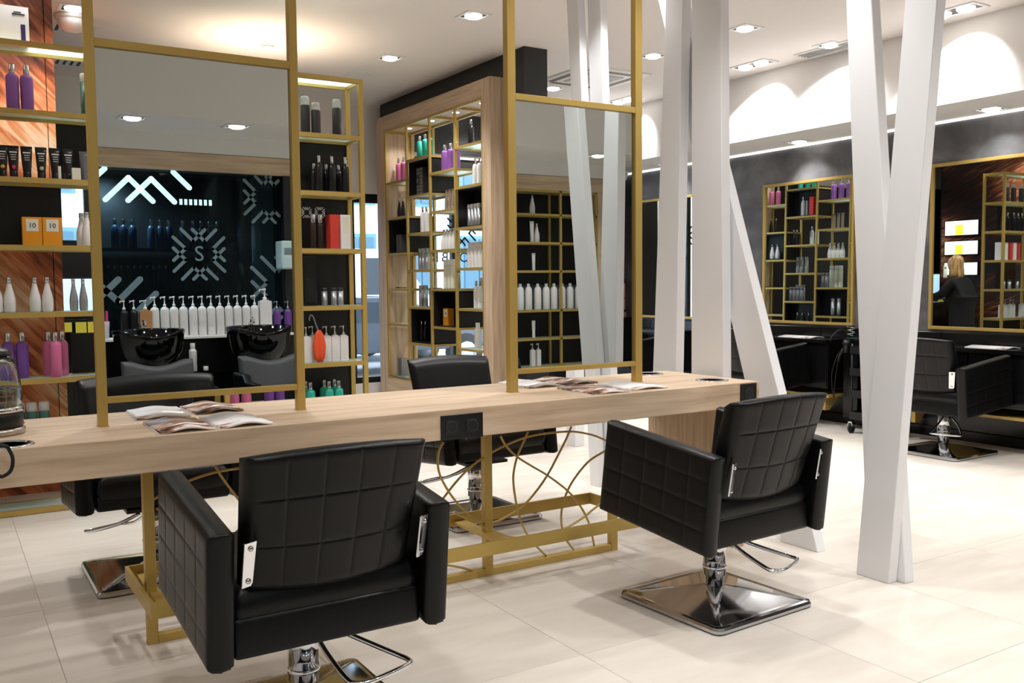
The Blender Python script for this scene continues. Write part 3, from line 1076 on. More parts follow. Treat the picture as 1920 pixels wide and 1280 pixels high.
KINDS = {
    'purple': lambda: K_bottle(.285, .037, 'purple'), 'violet': lambda: K_bottle(.285, .036, 'violet'), 'pink': lambda: K_bottle(.28, .035, 'pink'),
    'teal': lambda: K_bottle(.26, .034, 'teal'), 'black': lambda: K_bottle(.265, .030, 'black', shoulder=.14), 'blacksmall': lambda: K_bottle(.215, .028, 'black', shoulder=.14),
    'clearcap': lambda: K_clear(.27, .033, 'dark'), 'clearcapsmall': lambda: K_clear(.225, .033, 'dark'), 'greencap': lambda: K_clear(.25, .032, 'green'),
    'greencan': lambda: K_can(.27, .03, 'green', PAPER), 'taper': lambda: K_taper(.215, .033, 'white'), 'steeltaper': lambda: K_taper(.205, .026, 'silver', CAPSIL),
    'tube': lambda: K_tube(.2, .066, 'black'), 'tubey': lambda: K_tube(.2, .066, 'black', 'yellow'), 'tubep': lambda: K_tube(.2, .066, 'black', 'pink'), 'tubeg': lambda: K_tube(.2, .066, 'black', 'green'),
    'greytube': lambda: K_tube(.19, .06, 'grey'), 'whitetube': lambda: K_tube(.2, .05, 'white'), 'whitetube2': lambda: K_tube(.24, .06, 'white'), 'taupe': lambda: K_tube(.22, .055, 'taupe'),
    'orangebox': lambda: K_box(.108, .07, .175, 'orange', 'cream'), 'redbox': lambda: K_box(.07, .09, .25, 'red'), 'whitebox': lambda: K_box(.075, .09, .25, 'white', 'cream'),
    'brown': lambda: K_bottle(.25, .024, 'brown', capr=.8, caph=.24, shoulder=.04), 'silvercan': lambda: K_can(.13, .023, 'silver', cm('dark')),
    'pumpsq': lambda: K_pump(.26, .031, 'white', True, CAPSIL), 'pumpwhite': lambda: K_pump(.36, .038, 'white'), 'pumpamber': lambda: K_pump(.33, .048, 'amber', True), 'pumpblack': lambda: K_pump(.33, .036, 'black'),
    'pumpbig': lambda: K_pump(.42, .055, 'white', True), 'pumppurple': lambda: K_pump(.3, .035, 'violet', pc=CAPSIL), 'sprayblue': lambda: K_bottle(.27, .036, 'navy', shoulder=.25, capr=.35),
    'greycan': lambda: K_can(.2, .03, 'grey'), 'creamcan': lambda: K_can(.3, .03, 'cream', cm('white')), 'silvertall': lambda: K_can(.23, .027, 'silver'), 'whitecan': lambda: K_bottle(.25, .034, 'white', cap=cm('white'), capr=.6),
    'whiteslim': lambda: K_bottle(.27, .028, 'white', cap=CAPSIL, capr=.4, shoulder=.2), 'greybottle': lambda: K_can(.22, .026, 'silver', cm('white')),
    'tallwhite': lambda: K_bottle(.3, .043, 'white', cap=cm('white'), capr=.4, caph=.12, shoulder=.16), 'slimpump': lambda: K_pump(.26, .027, 'white', True),
    'goldbox': lambda: K_box(.05, .03, .075, 'cream'), 'goldstick': lambda: K_box(.016, .02, .08, 'cream'), 'tester': lambda: K_bottle(.1, .014, 'amber', cap=cm('black'), capr=.9, caph=.35),
    'darkbottle': lambda: K_taper(.22, .026, 'black', CAPSIL), 'silverbox': lambda: K_box(.03, .09, .2, 'silver'), 'pinkshort': lambda: K_bottle(.27, .035, 'pink'),
    'jar': lambda: K_can(.05, .022, 'white', cm('black')),
}
NOUN = dict(purple='purple silver-capped bottle', violet='deep purple silver-capped bottle', pink='pink silver-capped bottle', pinkshort='pink silver-capped bottle', teal='teal silver-capped bottle', black='tall black bottle',
            blacksmall='short black bottle', clearcap='dark spray can with clear cap', clearcapsmall='shorter dark spray can with clear cap', greencap='green spray can with clear cap', greencan='dark green can with white cap',
            taper='white tapered bottle', steeltaper='steel-coloured tapered bottle', tube='black tube', tubey='black tube with yellow dot', tubep='black tube with pink dot', tubeg='black tube with pale green dot',
            greytube='grey printed tube', whitetube='small white tube', whitetube2='tall white tube', taupe='taupe tube', orangebox='orange carton with white label', redbox='red carton', whitebox='white carton',
            brown='slim brown bottle with silver top', silvercan='short silver can', pumpsq='square white bottle with silver pump', pumpwhite='white pump bottle', pumpamber='amber pump bottle', pumpblack='black pump bottle',
            pumpbig='large square white pump bottle', pumppurple='purple pump bottle', sprayblue='dark blue spray bottle', greycan='grey can', creamcan='tall cream can', silvertall='tall silver can', whitecan='white bottle',
            whiteslim='slim white bottle', greybottle='silver can with white cap', tallwhite='tall white bottle', slimpump='slim white pump bottle', goldbox='small cream patterned box', goldstick='thin cream box',
            tester='small amber tester bottle', darkbottle='slim black bottle', silverbox='narrow silver carton', jar='small white jar with black lid')
CAT = lambda k: 'box' if 'box' in k or 'stick' in k else ('tube' if 'tube' in k or k == 'taupe' else ('jar' if k == 'jar' else ('can' if 'can' in k or 'clearcap' in k or k in ('greencap',) else 'bottle')))
NAME = lambda k: {'box': 'carton', 'tube': 'cosmetic_tube', 'jar': 'cosmetic_jar', 'can': 'spray_can', 'bottle': 'bottle'}[CAT(k)]
PROTO = {}


def item(kind, loc, label, group, rz=0):
    if kind not in PROTO:
        t = thing(NAME(kind), label, CAT(kind), loc, rz, group)
        for nm, mb, mt in KINDS[kind]():
            mb.build(nm, mt, t)
        if kind == 'orangebox':
            text('10', .042, (0, -.0365, .122), (PI / 2, 0, 0), INK, 'print', t)
        PROTO[kind] = t
        return t
    return dup(PROTO[kind], loc, rz, label, group)


WIDTH = {}


def row(kind, pts, where, group=None, rz=0, lim=None):
    n = len(pts)
    pts = [list(p) for p in pts]
    if n > 1:
        ax = 0 if abs(pts[0][0] - pts[-1][0]) > abs(pts[0][1] - pts[-1][1]) else 1
        need = WIDTH.get(kind) or WIDTH.setdefault(kind, max(max(v[0] for v in mb_.v) - min(v[0] for v in mb_.v) for _, mb_, _ in KINDS[kind]()[:1]) + .004)
        sg = 1 if pts[-1][ax] > pts[0][ax] else -1
        mid = sum(p[ax] for p in pts) / n
        same = max(p[1 - ax] for p in pts) - min(p[1 - ax] for p in pts) < .02
        if same:
            for i in range(1, n):
                if (pts[i][ax] - pts[i - 1][ax]) * sg < need:
                    pts[i][ax] = pts[i - 1][ax] + sg * need
            sh_ = sum(p[ax] for p in pts) / n - mid
            lo, hi = lim if lim else (-1e9, 1e9)
            for p in pts:
                p[ax] -= sh_
            over = max(max(p[ax] for p in pts) - (hi - need / 2), 0)
            under = max((lo + need / 2) - min(p[ax] for p in pts), 0)
            for p in pts:
                p[ax] += under - over
    for i, p in enumerate(pts):
        o = ordl(i, n)
        lb = NOUN[kind] + ((', ' + o) if o else '') + ', ' + where
        item(kind, p, lb, group or (NOUN[kind] + 's, ' + where), rz)


# ================================================================ LEFT GOLD SHELF UNIT
def gold_unit(name, label, x0, x1, yf, yb, posts, zs, panels):
    t = thing(name, label, 'shelf', (0, 0, 0))
    for x in posts:
        for y in (yf, yb - .03):
            MB().box(x - .0165, x + .0165, y - .0015, y + .0315, 0, zs[-1] + .001).build('post', GOLD, t)
    for z in zs:
        fr = MB()
        fr.box(x0, x1, yf, yf + .028, z - .032, z).box(x0, x1, yb - .028, yb, z - .032, z)
        for x in posts:
            fr.box(x - .014, x + .014, yf + .028, yb - .028, z - .032, z)
        s_ = fr.build('shelf', GOLD, t)
        MB().box(x0 + .01, x1 - .01, yf + .026, yb - .026, z - .012, z - .001).build('shelf_glass', SHELFG, s_)
    for a, b, z0, z1 in panels:
        MB().box(a, b, yb - .012, yb - .002, z0, z1).build('back_panel', CUBBY, t)
    return t


ZS = [.035, .434, .838, 1.248, 1.659, 2.068, 2.476, 2.884]
UF, UB = 6.35, 6.63
pan = [(2.0, 2.675, .434, .806), (2.0, 2.675, .838, 1.216), (2.0, 2.675, 1.248, 1.627), (2.0, 2.675, 1.659, 2.036), (2.0, 2.675, 2.068, 2.444),
       (.70, 1.3, 2.068, 2.444), (-.6, .715, 1.659, 2.036), (.74, 1.6, .838, 1.10), (.74, 1.3, .434, .806), (-.6, .2, 1.248, 1.62)]
gold_unit('shelf_unit', 'long gold metal shelf unit with glass shelves behind the table', -1.3, 2.70, UF, UB, (-1.28, .0 - .35, 1.665, 2.685), ZS, pan)
YU = 6.47


def U(px, py, s, y=YU):
    p = at(px, py, 1, y)
    return (p.x, y, ZS[s] + .0005)


SH = {7: 'on top of gold unit', 6: 'first shelf down', 5: 'second shelf down', 4: 'third shelf down', 3: 'fourth shelf down', 2: 'fifth shelf down', 1: 'sixth shelf down'}
row('purple', [U(25, 160, 6), U(48, 160, 6)], 'gold unit top left')
row('greencan', [U(160, 170, 6)], 'gold unit upper left beside mirror post')
row('clearcap', [U(572, 210, 6), U(631, 210, 6)], 'gold unit upper right corner')
row('clearcapsmall', [U(592, 210, 6, 6.44)], 'gold unit upper right corner')
for k, px in (('tubey', 4), ('tubep', 25), ('tube', 50), ('tubeg', 77)):
    row(k, [U(px, 300, 5)], 'gold unit left, third row' + (', beside the green-dotted tube' if k == 'tube' else ''))
row('tube', [U(103, 300, 5), U(127, 300, 5)], 'gold unit left, behind small cream boxes', rz=.1)
row('goldstick', [U(112, 330, 5, 6.39)], 'gold unit left among the black tubes')
row('goldbox', [U(143, 330, 5, 6.40)], 'gold unit left, beside mirror post')
row('greytube', [U(158, 310, 5)], 'gold unit left, beside the mirror post')
row('black', [U(598, 320, 5), U(622, 320, 5), U(647, 320, 5)], 'gold unit right, third row')
row('blacksmall', [U(588, 320, 5, 6.54), U(611, 320, 5, 6.54), U(634, 320, 5, 6.54)], 'gold unit right, standing behind')
row('orangebox', [U(62, 430, 4), U(95, 430, 4)], 'gold unit left, fourth row')
row('taper', [U(153, 430, 4, 6.53), U(163, 430, 4, 6.43)], 'gold unit left, beside mirror post')
row('brown', [U(587, 430, 4), U(600, 430, 4)], 'gold unit right, fourth row')
row('redbox', [U(624, 430, 4)], 'gold unit right, fourth row', rz=.0)
row('whitebox', [U(644, 430, 4, 6.46)], 'gold unit right, beside red carton')
row('taper', [U(-6, 550, 3), U(16, 550, 3), U(66, 550, 3), U(89, 550, 3)], 'gold unit left, fifth row')
row('steeltaper', [U(138, 550, 3), U(156, 550, 3)], 'gold unit left, before the monitor')
row('silvercan', [U(608, 550, 3), U(626, 550, 3), U(638, 550, 3)], 'gold unit right, fifth row')
row('violet', [U(17, 660, 2), U(40, 660, 2)], 'gold unit left, sixth row')
row('pink', [U(91, 660, 2, 6.53), U(104, 660, 2, 6.43), U(117, 660, 2, 6.53)], 'gold unit left, sixth row')
row('pumpsq', [U(574, 640, 2, 6.44), U(586, 640, 2, 6.54)], 'gold unit, left of umbrella')
row('pumpsq', [U(615, 640, 2, 6.46), U(628, 640, 2, 6.46), U(641, 640, 2, 6.46)], 'gold unit, right of umbrella')
row('greencap', [U(37, 770, 1), U(60, 770, 1), U(82, 770, 1)], 'gold unit left, just above the table')
row('pinkshort', [U(439, 745, 1), U(462, 745, 1)], 'gold unit, low row under the left mirror')
row('violet', [U(505, 745, 1), U(524, 745, 1)], 'gold unit, low row under the left mirror')
row('teal', [U(573, 730, 1, 6.54), U(582, 730, 1, 6.43), U(608, 730, 1, 6.54), U(617, 730, 1, 6.43), U(627, 730, 1, 6.54), U(635, 730, 1, 6.43)], 'gold unit lowest row right')
row('jar', [U(680, 700, 1)], 'gold unit lowest row, far right')
bx = thing('device_carton', 'white carton with violet corner standing on top of the gold unit', 'box', U(22, 60, 7, 6.48))
MB().box(-.12, .09, -.06, .06, 0, .215).build('carton', cm('white', .4), bx)
MB().box(.045, .07, -.0615, -.06, .01, .11).build('print', P('print_violet', (52, 34, 92), .4), bx)
MB().box(-.12, -.07, -.0615, -.06, .13, .19).build('print', P('print_violet', (52, 34, 92), .4), bx)
MB().box(.0, .07, -.0612, -.06, .165, .172).box(.01, .05, -.0612, -.06, .178, .183).build('print', INK, bx)
bo = thing('speaker_box', 'black box standing at the left of the fifth row, gold unit right', 'box', U(576, 540, 3, 6.48))
MB().box(-.055, .055, -.06, .06, 0, .36).build('body', BLKGLOSS, bo, .004, 1)
MB().box(-.035, .035, -.062, -.06, .03, .2).build('front', PLASTIC, bo)
for px, lb in ((576, 'left'), (601, 'right')):
    p = at(px, 398, 1, 6.60)
    tag(flake(p.x, p.z, .038, .006, 6.612).build('emblem_sticker', PAPER), 'white snowflake emblem on black back panel behind the brown bottles, %s one' % lb, 'emblem', 'white emblems on the gold unit')
# folded orange umbrella with a grey crook handle
um = thing('umbrella', 'small folded orange umbrella with grey crook handle among white pump bottles', 'umbrella', U(598, 640, 2, 6.40))
um.scale = (.85, .7, 1)
cn = MB()
rg = []
for z, r_ in ((.0, .012), (.03, .04), (.12, .05), (.2, .035), (.235, .012)):
    rg.append([(r_ * (1 + .25 * math.cos(5 * a)) * math.cos(a), r_ * .6 * (1 + .25 * math.cos(5 * a)) * math.sin(a), z) for a in [2 * PI * k / 30 for k in range(30)]])
cn.add([p for q in rg for p in q], [(i * 30 + k, i * 30 + (k + 1) % 30, (i + 1) * 30 + (k + 1) % 30, (i + 1) * 30 + k) for i in range(4) for k in range(30)] + [tuple(range(30))[::-1], tuple(range(120, 150))], True)
cn.build('canopy', P('orange_cloth', (226, 82, 38), .6), um)
MB().tube(smooth([Vector(p) for p in [(0, 0, .22), (-.025, 0, .28), (-.045, 0, .33), (-.065, 0, .345), (-.08, 0, .325), (-.078, 0, .305)]], 4), .006, 8).build('handle', P('grey_handle', (120, 130, 140), .3), um)

# poster block behind the unit
pb = thing('poster_wall', None, None)
pb['kind'] = 'structure'
pb.name = 'wall_reception'
MB().box(-1.3, .725, 7.02, 9.4, 0, CEIL).build('core', BLACK, pb)
MB().box(-1.3, .69, 7.0, 7.02, 0, CEIL).build('poster_panel', HAIR, pb)
MB().box(.695, .745, 6.995, 7.02, 0, CEIL).build('poster_edge', HAIR, pb)
MB().box(.725, .745, 7.02, 9.36, .9, CEIL).build('poster_panel', HAIRD, pb)
MB().box(.725, .745, 7.02, 9.36, 0, .895).build('poster_panel', HAIRD, pb)
# lit screens on its side
for n, (a, b) in enumerate(((408, 437), (446, 473), (486, 511))):
    z0 = 1.4 + (517 - b) * 15.2 / 1731
    z1 = 1.4 + (517 - a) * 15.2 / 1731
    sc = thing('wall_screen', 'bright white lit screen on the hair poster wall, %s of three' % ['top', 'middle', 'bottom'][n], 'screen', (.745, 8.99, z0), 0, 'lit screens on the poster wall')
    MB().box(0, .03, -.30, .30, 0, z1 - z0).build('casing', PLASTIC, sc)
    MB().box(.03, .032, -.285, .285, .012, z1 - z0 - .012).build('display', P('screen_glow', (245, 245, 235), emit=1.6), sc)
    MB().box(.032, .033, -.03, .10, .014, (z1 - z0) * .7).build('picture', P('screen_yellow', (232, 224, 70), emit=.9), sc)
# second unit by the reception
ZS2 = ZS
gold_unit('shelf_unit', 'second gold shelf unit, seen in the nearest wall mirror before the poster', 1.3, 2.36, 7.36, 7.68, (1.32, 2.345), ZS2,
          [(1.35, 2.0, 2.068, 2.444), (1.5, 2.0, 1.248, 1.627), (1.35, 2.33, .434, .806)])
w2 = 'mirrored reception gold unit'
row('clearcap', [(x, 7.47, ZS[6]) for x in (1.75, 1.95, 2.12)], w2)
row('black', [(x, 7.47, ZS[5]) for x in (1.72, 1.82, 1.93, 2.08, 2.2)], w2)
row('redbox', [(x, 7.5, ZS[4]) for x in (1.8, 2.0)], w2)
row('whitebox', [(x, 7.5, ZS[4]) for x in (1.9, 2.12, 2.22)], w2)
row('silvercan', [(x, 7.47, ZS[3]) for x in (1.8, 2.0, 2.15)], w2)
row('pumpsq', [(x, 7.47, ZS[2]) for x in (1.6, 1.68, 1.9, 1.97, 2.1, 2.2)], w2)
# ================================================================ RECEPTION DESK, MONITOR, WOMAN
dk = thing('reception_desk', 'black and oak reception counter behind the gold shelf unit', 'desk', (0, 0, 0))
MB().box(.76, 2.3, 9.12, 9.16, 0, 1.06).build('front_panel', BLKGLOSS, dk)
MB().box(.76, 2.34, 9.08, 9.75, 1.06, 1.09).build('counter_top', BLKGLOSS, dk, .002, 1)
MB().box(2.26, 2.3, 9.16, 9.7, 0, 1.06).build('side_panel', OAKZ, dk)
MB().box(2.3, 3.05, 8.18, 8.9, 1.03, 1.06).build('counter_top', BLKGLOSS, dk, .002, 1)
MB().box(2.98, 3.02, 8.22, 8.9, 0, 1.03).build('side_panel', OAKY, dk)
MB().box(2.3, 2.98, 8.25, 8.28, 0, 1.03).build('front_panel', BLKGLOSS, dk)
mo = thing('monitor', 'monitor with pale blue screen on the reception counter', 'monitor', (1.09, 9.3, 1.09), R(-6))
MB().box(-.24, .24, -.02, .02, .06, .40).build('casing', PLASTIC, mo, .004, 1)
MB().box(-.225, .225, -.023, -.0195, .075, .385).build('display', P('monitor_glow', (176, 214, 240), emit=.9), mo)
MB().box(-.09, .09, -.08, .08, 0, .012).box(-.02, .02, .0, .03, .012, .2).build('stand', PLASTIC, mo)
for n, x in enumerate((.98, 1.10, 1.2)):
    tag(MB().box(x - .045, x + .045, 9.07, 9.079, 1.0 - .01 * n, 1.085).build('sticky_note', P('yellow_note', (232, 226, 84), .7)), 'yellow sticky note on the reception counter edge, ' + ordl(n, 3), 'note', 'yellow sticky notes')
nb = thing('notice', 'small white notice hanging beside the monitor', 'notice', (.86, 9.2, 1.42))
MB().box(-.05, .05, 0, .006, 0, .2).build('sheet', PAPER, nb)
MB().box(-.02, .03, -.002, 0, .15, .17).build('print', INK, nb)

# woman: one skinned body, clothing and hair as children
def skin_body(name, verts, edges, mat, parent, sub=2, root=0):
    me = bpy.data.meshes.new(name)
    me.from_pydata([v[0] for v in verts], edges, [])
    o = bpy.data.objects.new(name, me)
    COL.objects.link(o)
    sk = o.modifiers.new('skin', 'SKIN')
    sk.use_smooth_shade = True
    sv = me.skin_vertices[0].data
    for i, v in enumerate(verts):
        r_ = v[1]
        sv[i].radius = r_ if isinstance(r_, tuple) else (r_, r_)
        sv[i].use_root = (i == root)
    sb = o.modifiers.new('sub', 'SUBSURF')
    sb.levels = sb.render_levels = sub
    dg = bpy.context.evaluated_depsgraph_get()
    m2 = bpy.data.meshes.new_from_object(o.evaluated_get(dg))
    bpy.data.objects.remove(o)
    m2.name = name
    m2.materials.clear()
    m2.materials.append(mat)
    for p in m2.polygons:
        p.use_smooth = True
        p.material_index = 0
    q = bpy.data.objects.new(name, m2)
    COL.objects.link(q)
    q.parent = parent
    return q


SKIN = P('skin', (214, 168, 144), .5)
wo = thing('person', 'blonde person in black standing at the reception counter, seen from behind', 'person', (2.84, 7.66, 0))
V = [((0, 0, .95), (.15, .11)), ((0, .01, 1.10), (.125, .095)), ((0, .04, 1.26), (.15, .10)), ((0, .07, 1.39), (.10, .075)), ((0, .09, 1.46), .047), ((0, .10, 1.52), .05)]
E_ = [(0, 1), (1, 2), (2, 3), (3, 4), (4, 5)]
for sx in (-1, 1):
    b = len(V)
    V += [((sx * .09, 0, .86), .09), ((sx * .095, .0, .50), .058), ((sx * .095, -.02, .28), .05), ((sx * .095, -.03, .09), .035), ((sx * .1, .06, .035), .032), ((sx * .1, .13, .03), .025)]
    E_ += [(0, b), (b, b + 1), (b + 1, b + 2), (b + 2, b + 3), (b + 3, b + 4), (b + 4, b + 5)]
    b = len(V)
    V += [((sx * .17, .06, 1.36), .052), ((sx * .22, .16, 1.18), .042), ((sx * .19, .34, 1.13), .034), ((sx * .17, .44, 1.125), .026), ((sx * .165, .49, 1.118), .028)]
    E_ += [(2, b), (b, b + 1), (b + 1, b + 2), (b + 2, b + 3), (b + 3, b + 4)]
body = skin_body('body', V, E_, SKIN, wo)
for sx in (-1, 1):
    for k, (dx, L) in enumerate(((-.024, .062), (-.008, .072), (.008, .068), (.022, .055))):
        MB().tube([(sx * .165 + dx, .49, 1.12), (sx * .165 + dx * 1.1, .49 + L * .6, 1.118), (sx * .165 + dx * 1.15, .49 + L, 1.103)], [.009, .0085, .006], 8).build('finger', SKIN, wo)
    MB().tube([(sx * .165 - sx * .02, .465, 1.118), (sx * .165 - sx * .045, .49, 1.112), (sx * .165 - sx * .052, .515, 1.105)], [.011, .010, .007], 8).build('thumb', SKIN, wo)
hd = MB()
hr = [(0.001, -.115), (.035, -.11), (.055, -.085), (.068, -.045), (.075, 0), (.074, .04), (.062, .08), (.036, .105), (.001, .113)]
hd.lathe(hr, (0, .125, 1.60), 20, 1.0, 1.2)
hd.build('head', SKIN, wo)
MB().add([(-.012, .21, 1.58), (.012, .21, 1.58), (0, .235, 1.578), (0, .212, 1.62)], [(0, 1, 2), (0, 2, 3), (1, 3, 2), (0, 3, 1)]).build('nose', SKIN, wo)
for sx in (-1, 1):
    MB().lathe([(.001, -.009), (.009, 0), (.001, .009)], (sx * .03, .208, 1.608), 8).build('eye', P('eye_dark', (50, 40, 36), .3), wo)
    MB().lathe([(.001, -.028), (.012, -.01), (.014, .012), (.001, .028)], (sx * .076, .12, 1.60), 8).build('ear', SKIN, wo)
MB().box(-.022, .022, .2, .214, 1.548, 1.556).build('mouth', P('lips', (176, 90, 88), .5), wo)
hair = MB()
hair.lathe([(.075, -.19), (.098, -.15), (.094, -.09), (.088, -.03), (.089, .04), (.074, .095), (.042, .122), (.001, .13)], (0, .088, 1.605), 24, 1, 1.05)
hair.build('hair', ramp_mat('blonde_hair', [(.35, (150, 108, 62)), (.65, (222, 184, 126))], (8, 8, 1), 6, 5, .5), wo)
Vd = [((0, 0, .95), (.205, .16)), ((0, .01, 1.10), (.185, .15)), ((0, .04, 1.26), (.195, .14)), ((0, .065, 1.39), (.11, .09)), ((0, -.005, .7), (.22, .17)), ((0, -.01, .40), (.24, .19))]
Ed = [(0, 1), (1, 2), (2, 3), (0, 4), (4, 5)]
for sx in (-1, 1):
    b = len(Vd)
    Vd += [((sx * .175, .06, 1.355), .075), ((sx * .225, .16, 1.18), .066), ((sx * .195, .31, 1.14), .056), ((sx * .18, .38, 1.13), .048)]
    Ed += [(2, b), (b, b + 1), (b + 1, b + 2), (b + 2, b + 3)]
skin_body('black_dress', Vd, Ed, P('black_cloth', (8, 8, 9), .85), wo)
for sx in (-1, 1):
    MB().box(sx * .1 - .04, sx * .1 + .04, -.07, .17, 0, .05).build('shoe', RUBBER, wo, .015, 2)

# ================================================================ OAK DISPLAY
XD = 4.75
oy0, oy1 = 7.37, 9.94
iy0_, iy1_ = 7.52, 9.74
oz0, oz1 = 0.33, 3.13
od = thing('oak_display', 'tall oak framed display with gold grid shelving set in the black wall', 'shelf', (0, 0, 0))
MB().box(XO, XD + .02, oy0, iy0_, 0.12, 3.29).build('side_panel', OAKZ, od, .002, 1)
MB().box(XO, XD + .02, iy1_, oy1, 0.12, 3.29).build('side_panel', OAKZ, od, .002, 1)
MB().box(XO, XD + .02, iy0_, iy1_, oz1, 3.29).build('top_panel', OAKY, od, .002, 1)
MB().box(XO, XD + .02, iy0_, iy1_, 0.12, oz0).build('bottom_panel', OAKY, od, .002, 1)
MB().box(XO + .04, XD, oy0 + .02, oy1 - .02, 0, 0.12).build('plinth', BLACK, od)
CY = [9.72, 9.18, 8.63, 8.08, 7.54]
for y in CY:
    for x in (XO + .02, XD - .025):
        MB().box(x - .012, x + .012, y - .013, y + .013, oz0, oz1).build('post', GOLD, od)
for x in (XO + .02, XD - .025):
    MB().box(x - .013, x + .013, iy0_, iy1_, oz1 - .025, oz1).build('rail', GOLD, od)
    MB().box(x - .013, x + .013, iy0_, iy1_, oz0, oz0 + .022).build('rail', GOLD, od)
for y in CY:
    MB().box(XO + .033, XD - .038, y - .012, y + .012, oz1 - .025, oz1).build('rail', GOLD, od)
CZ = [[2.54, 2.145, 1.747, 1.348, .957, .352], [2.735, 2.345, 1.947, 1.552, 1.155, .762, .352], [2.54, 2.145, 1.747, 1.348, .957, .352], [2.735, 2.345, 1.947, 1.552, 1.155, .762, .352]]
for c in range(4):
    ya, yb_ = CY[c + 1] + .013, CY[c] - .013
    for z in CZ[c]:
        f_ = MB().box(XO + .006, XO + .032, ya, yb_, z - .024, z).box(XD - .038, XD - .012, ya, yb_, z - .024, z)
        for yy in (ya, yb_ - .02):
            f_.box(XO + .032, XD - .038, yy, yy + .02, z - .024, z)
        s_ = f_.build('shelf', GOLD, od)
        MB().box(XO + .03, XD - .036, ya + .018, yb_ - .018, z - .010, z - .001).build('shelf_glass', SHELFG, s_)
CUB = {(1, 1): 2.735, (3, 2): 2.345, (0, 2): 2.145, (2, 4): 1.348, (1, 5): 1.155}
for (c, r_), ztop in CUB.items():
    z = CZ[c][r_]
    ya, yb_ = CY[c + 1] + .014, CY[c] - .014
    zt = ztop - .026
    mb = MB().box(XO + .035, XD - .03, ya, ya + .012, z, zt).box(XO + .035, XD - .03, yb_ - .012, yb_, z, zt).box(XO + .035, XD - .03, ya, yb_, zt - .012, zt).box(XO + .035, XD - .03, ya, yb_, z, z + .01)
    mb.build('cubby', CUBBY, od)
    # the cubby is closed on the oak wall side halfway back
    MB().box(XD - .16, XD - .15, ya + .012, yb_ - .012, z + .01, zt - .012).build('cubby_back', CUBBY, od)
for y in (9.45, 8.9, 8.35, 7.8):
    MB().lathe([(.001, oz1 - .004), (.03, oz1 - .004), (.036, oz1)], (4.56, y, 0), 16).build('spotlight', LAMPW, od)
    spot(4.56, y, oz1 - .02, 9, 130, rad=.03)


def O(px, py, c, r_, dx=.14):
    p = at(px, py, 0, XO + dx)
    return (XO + dx, min(max(p.y, CY[c + 1] + .05), CY[c] - .05), CZ[c][r_] + (.0105 if (c, r_) in CUB else .0005))


CN = ['first', 'second', 'third', 'fourth']


def orow(kind, pxs, py, c, r_, dx=.14, note=''):
    row(kind, [O(p, py, c, r_, dx) for p in pxs], 'oak display %s column row %s' % (CN[c], NUM[r_ + 1]) + note, rz=-PI / 2, lim=(CY[c + 1] + .03, CY[c] - .03))


orow('pink', (748, 757), 325, 0, 0)
orow('teal', (787, 797, 806), 270, 1, 0)
orow('purple', (834, 845, 856), 290, 2, 0)
orow('black', (883,), 235, 3, 0)
orow('whiteslim', (891, 899), 330, 3, 1)
orow('taupe', (837, 843, 849), 375, 2, 1)
orow('greybottle', (881, 887, 893, 899), 400, 3, 2)
orow('darkbottle', (749, 756), 390, 0, 1)
orow('darkbottle', (787, 796), 420, 1, 2, .24)
orow('whiteslim', (793, 800), 420, 1, 2, .08, ' front')
orow('taper', (812, 820, 828, 836), 440, 2, 2)
orow('silverbox', (751, 757), 455, 0, 2)
orow('silvertall', (786, 793, 800), 480, 1, 3)
orow('whitecan', (860, 867, 874, 881, 888), 465, 3, 3)
orow('creamcan', (837, 844, 850), 510, 2, 3)
orow('greycan', (812, 820), 520, 2, 3, .26)
orow('whiteslim', (893, 900), 540, 3, 4)
orow('silvertall', (790, 798), 550, 1, 4)
orow('orangebox', (841,), 590, 2, 4)
orow('darkbottle', (791, 798), 625, 1, 5)
orow('whitecan', (896,), 625, 3, 5)
orow('silverbox', (753, 759), 680, 0, 5)
orow('creamcan', (862, 868, 874), 540, 3, 4, .27)
orow('greycan', (782, 790, 798, 806), 530, 1, 4, .27)
BKN = 'back side of oak display %s column cubby'
def brow(kind, ys, c, r_):
    n = len(ys)
    for i, y in enumerate(ys):
        o = ordl(i, n)
        item(kind, (XD - .09, CY[c + 1] + y, CZ[c][r_] + .0105), NOUN[kind] + ((', ' + o) if o else '') + ', ' + BKN % CN[c], NOUN[kind] + 's, ' + BKN % CN[c], PI / 2)


brow('whiteslim', (.30,), 1, 1)
brow('silverbox', (.20,), 1, 1)
brow('redbox', (.12,), 1, 1)
brow('taper', (.30, .20), 0, 2)
brow('silvertall', (.30, .20), 2, 4)
brow('darkbottle', (.36, .27, .16), 1, 5)
gl = thing('sunglasses', 'dark sunglasses lying on a shelf of the oak display first column', 'sunglasses', O(745, 537, 0, 3, .12), -PI / 2)
for sx in (-1, 1):
    MB().lathe([(.001, 0), (.025, .002), (.027, .008), (.001, .01)], (sx * .035, 0, .006), 14, 1, .8).build('lens', BLKGLOSS, gl)
    MB().tube([(sx * .06, 0, .012), (sx * .065, .06, .012), (sx * .06, .12, .006)], .003, 6).build('temple', PLASTIC, gl)
MB().tube([(-.012, 0, .014), (0, 0, .018), (.012, 0, .014)], .003, 6).build('bridge', PLASTIC, gl)
gb = thing('gift_box', 'black gift box with white geometric pattern in an oak display cubby', 'box', O(789, 340, 1, 1, .16), -PI / 2)
MB().box(-.13, .13, -.04, .04, 0, .30).build('carton', P('gift_grey', (70, 70, 74), .5), gb)
pt = MB()
for i in range(7):
    for j in range(8):
        if 2 <= i <= 4 and 3 <= j <= 5:
            continue
        x, z = -.108 + i * .036, .025 + j * .036
        pt.box(x - .011, x + .011, -.0415, -.04, z - .011, z - .006).box(x - .011, x + .011, -.0415, -.04, z + .006, z + .011).box(x - .011, x - .006, -.0415, -.04, z - .006, z + .006)
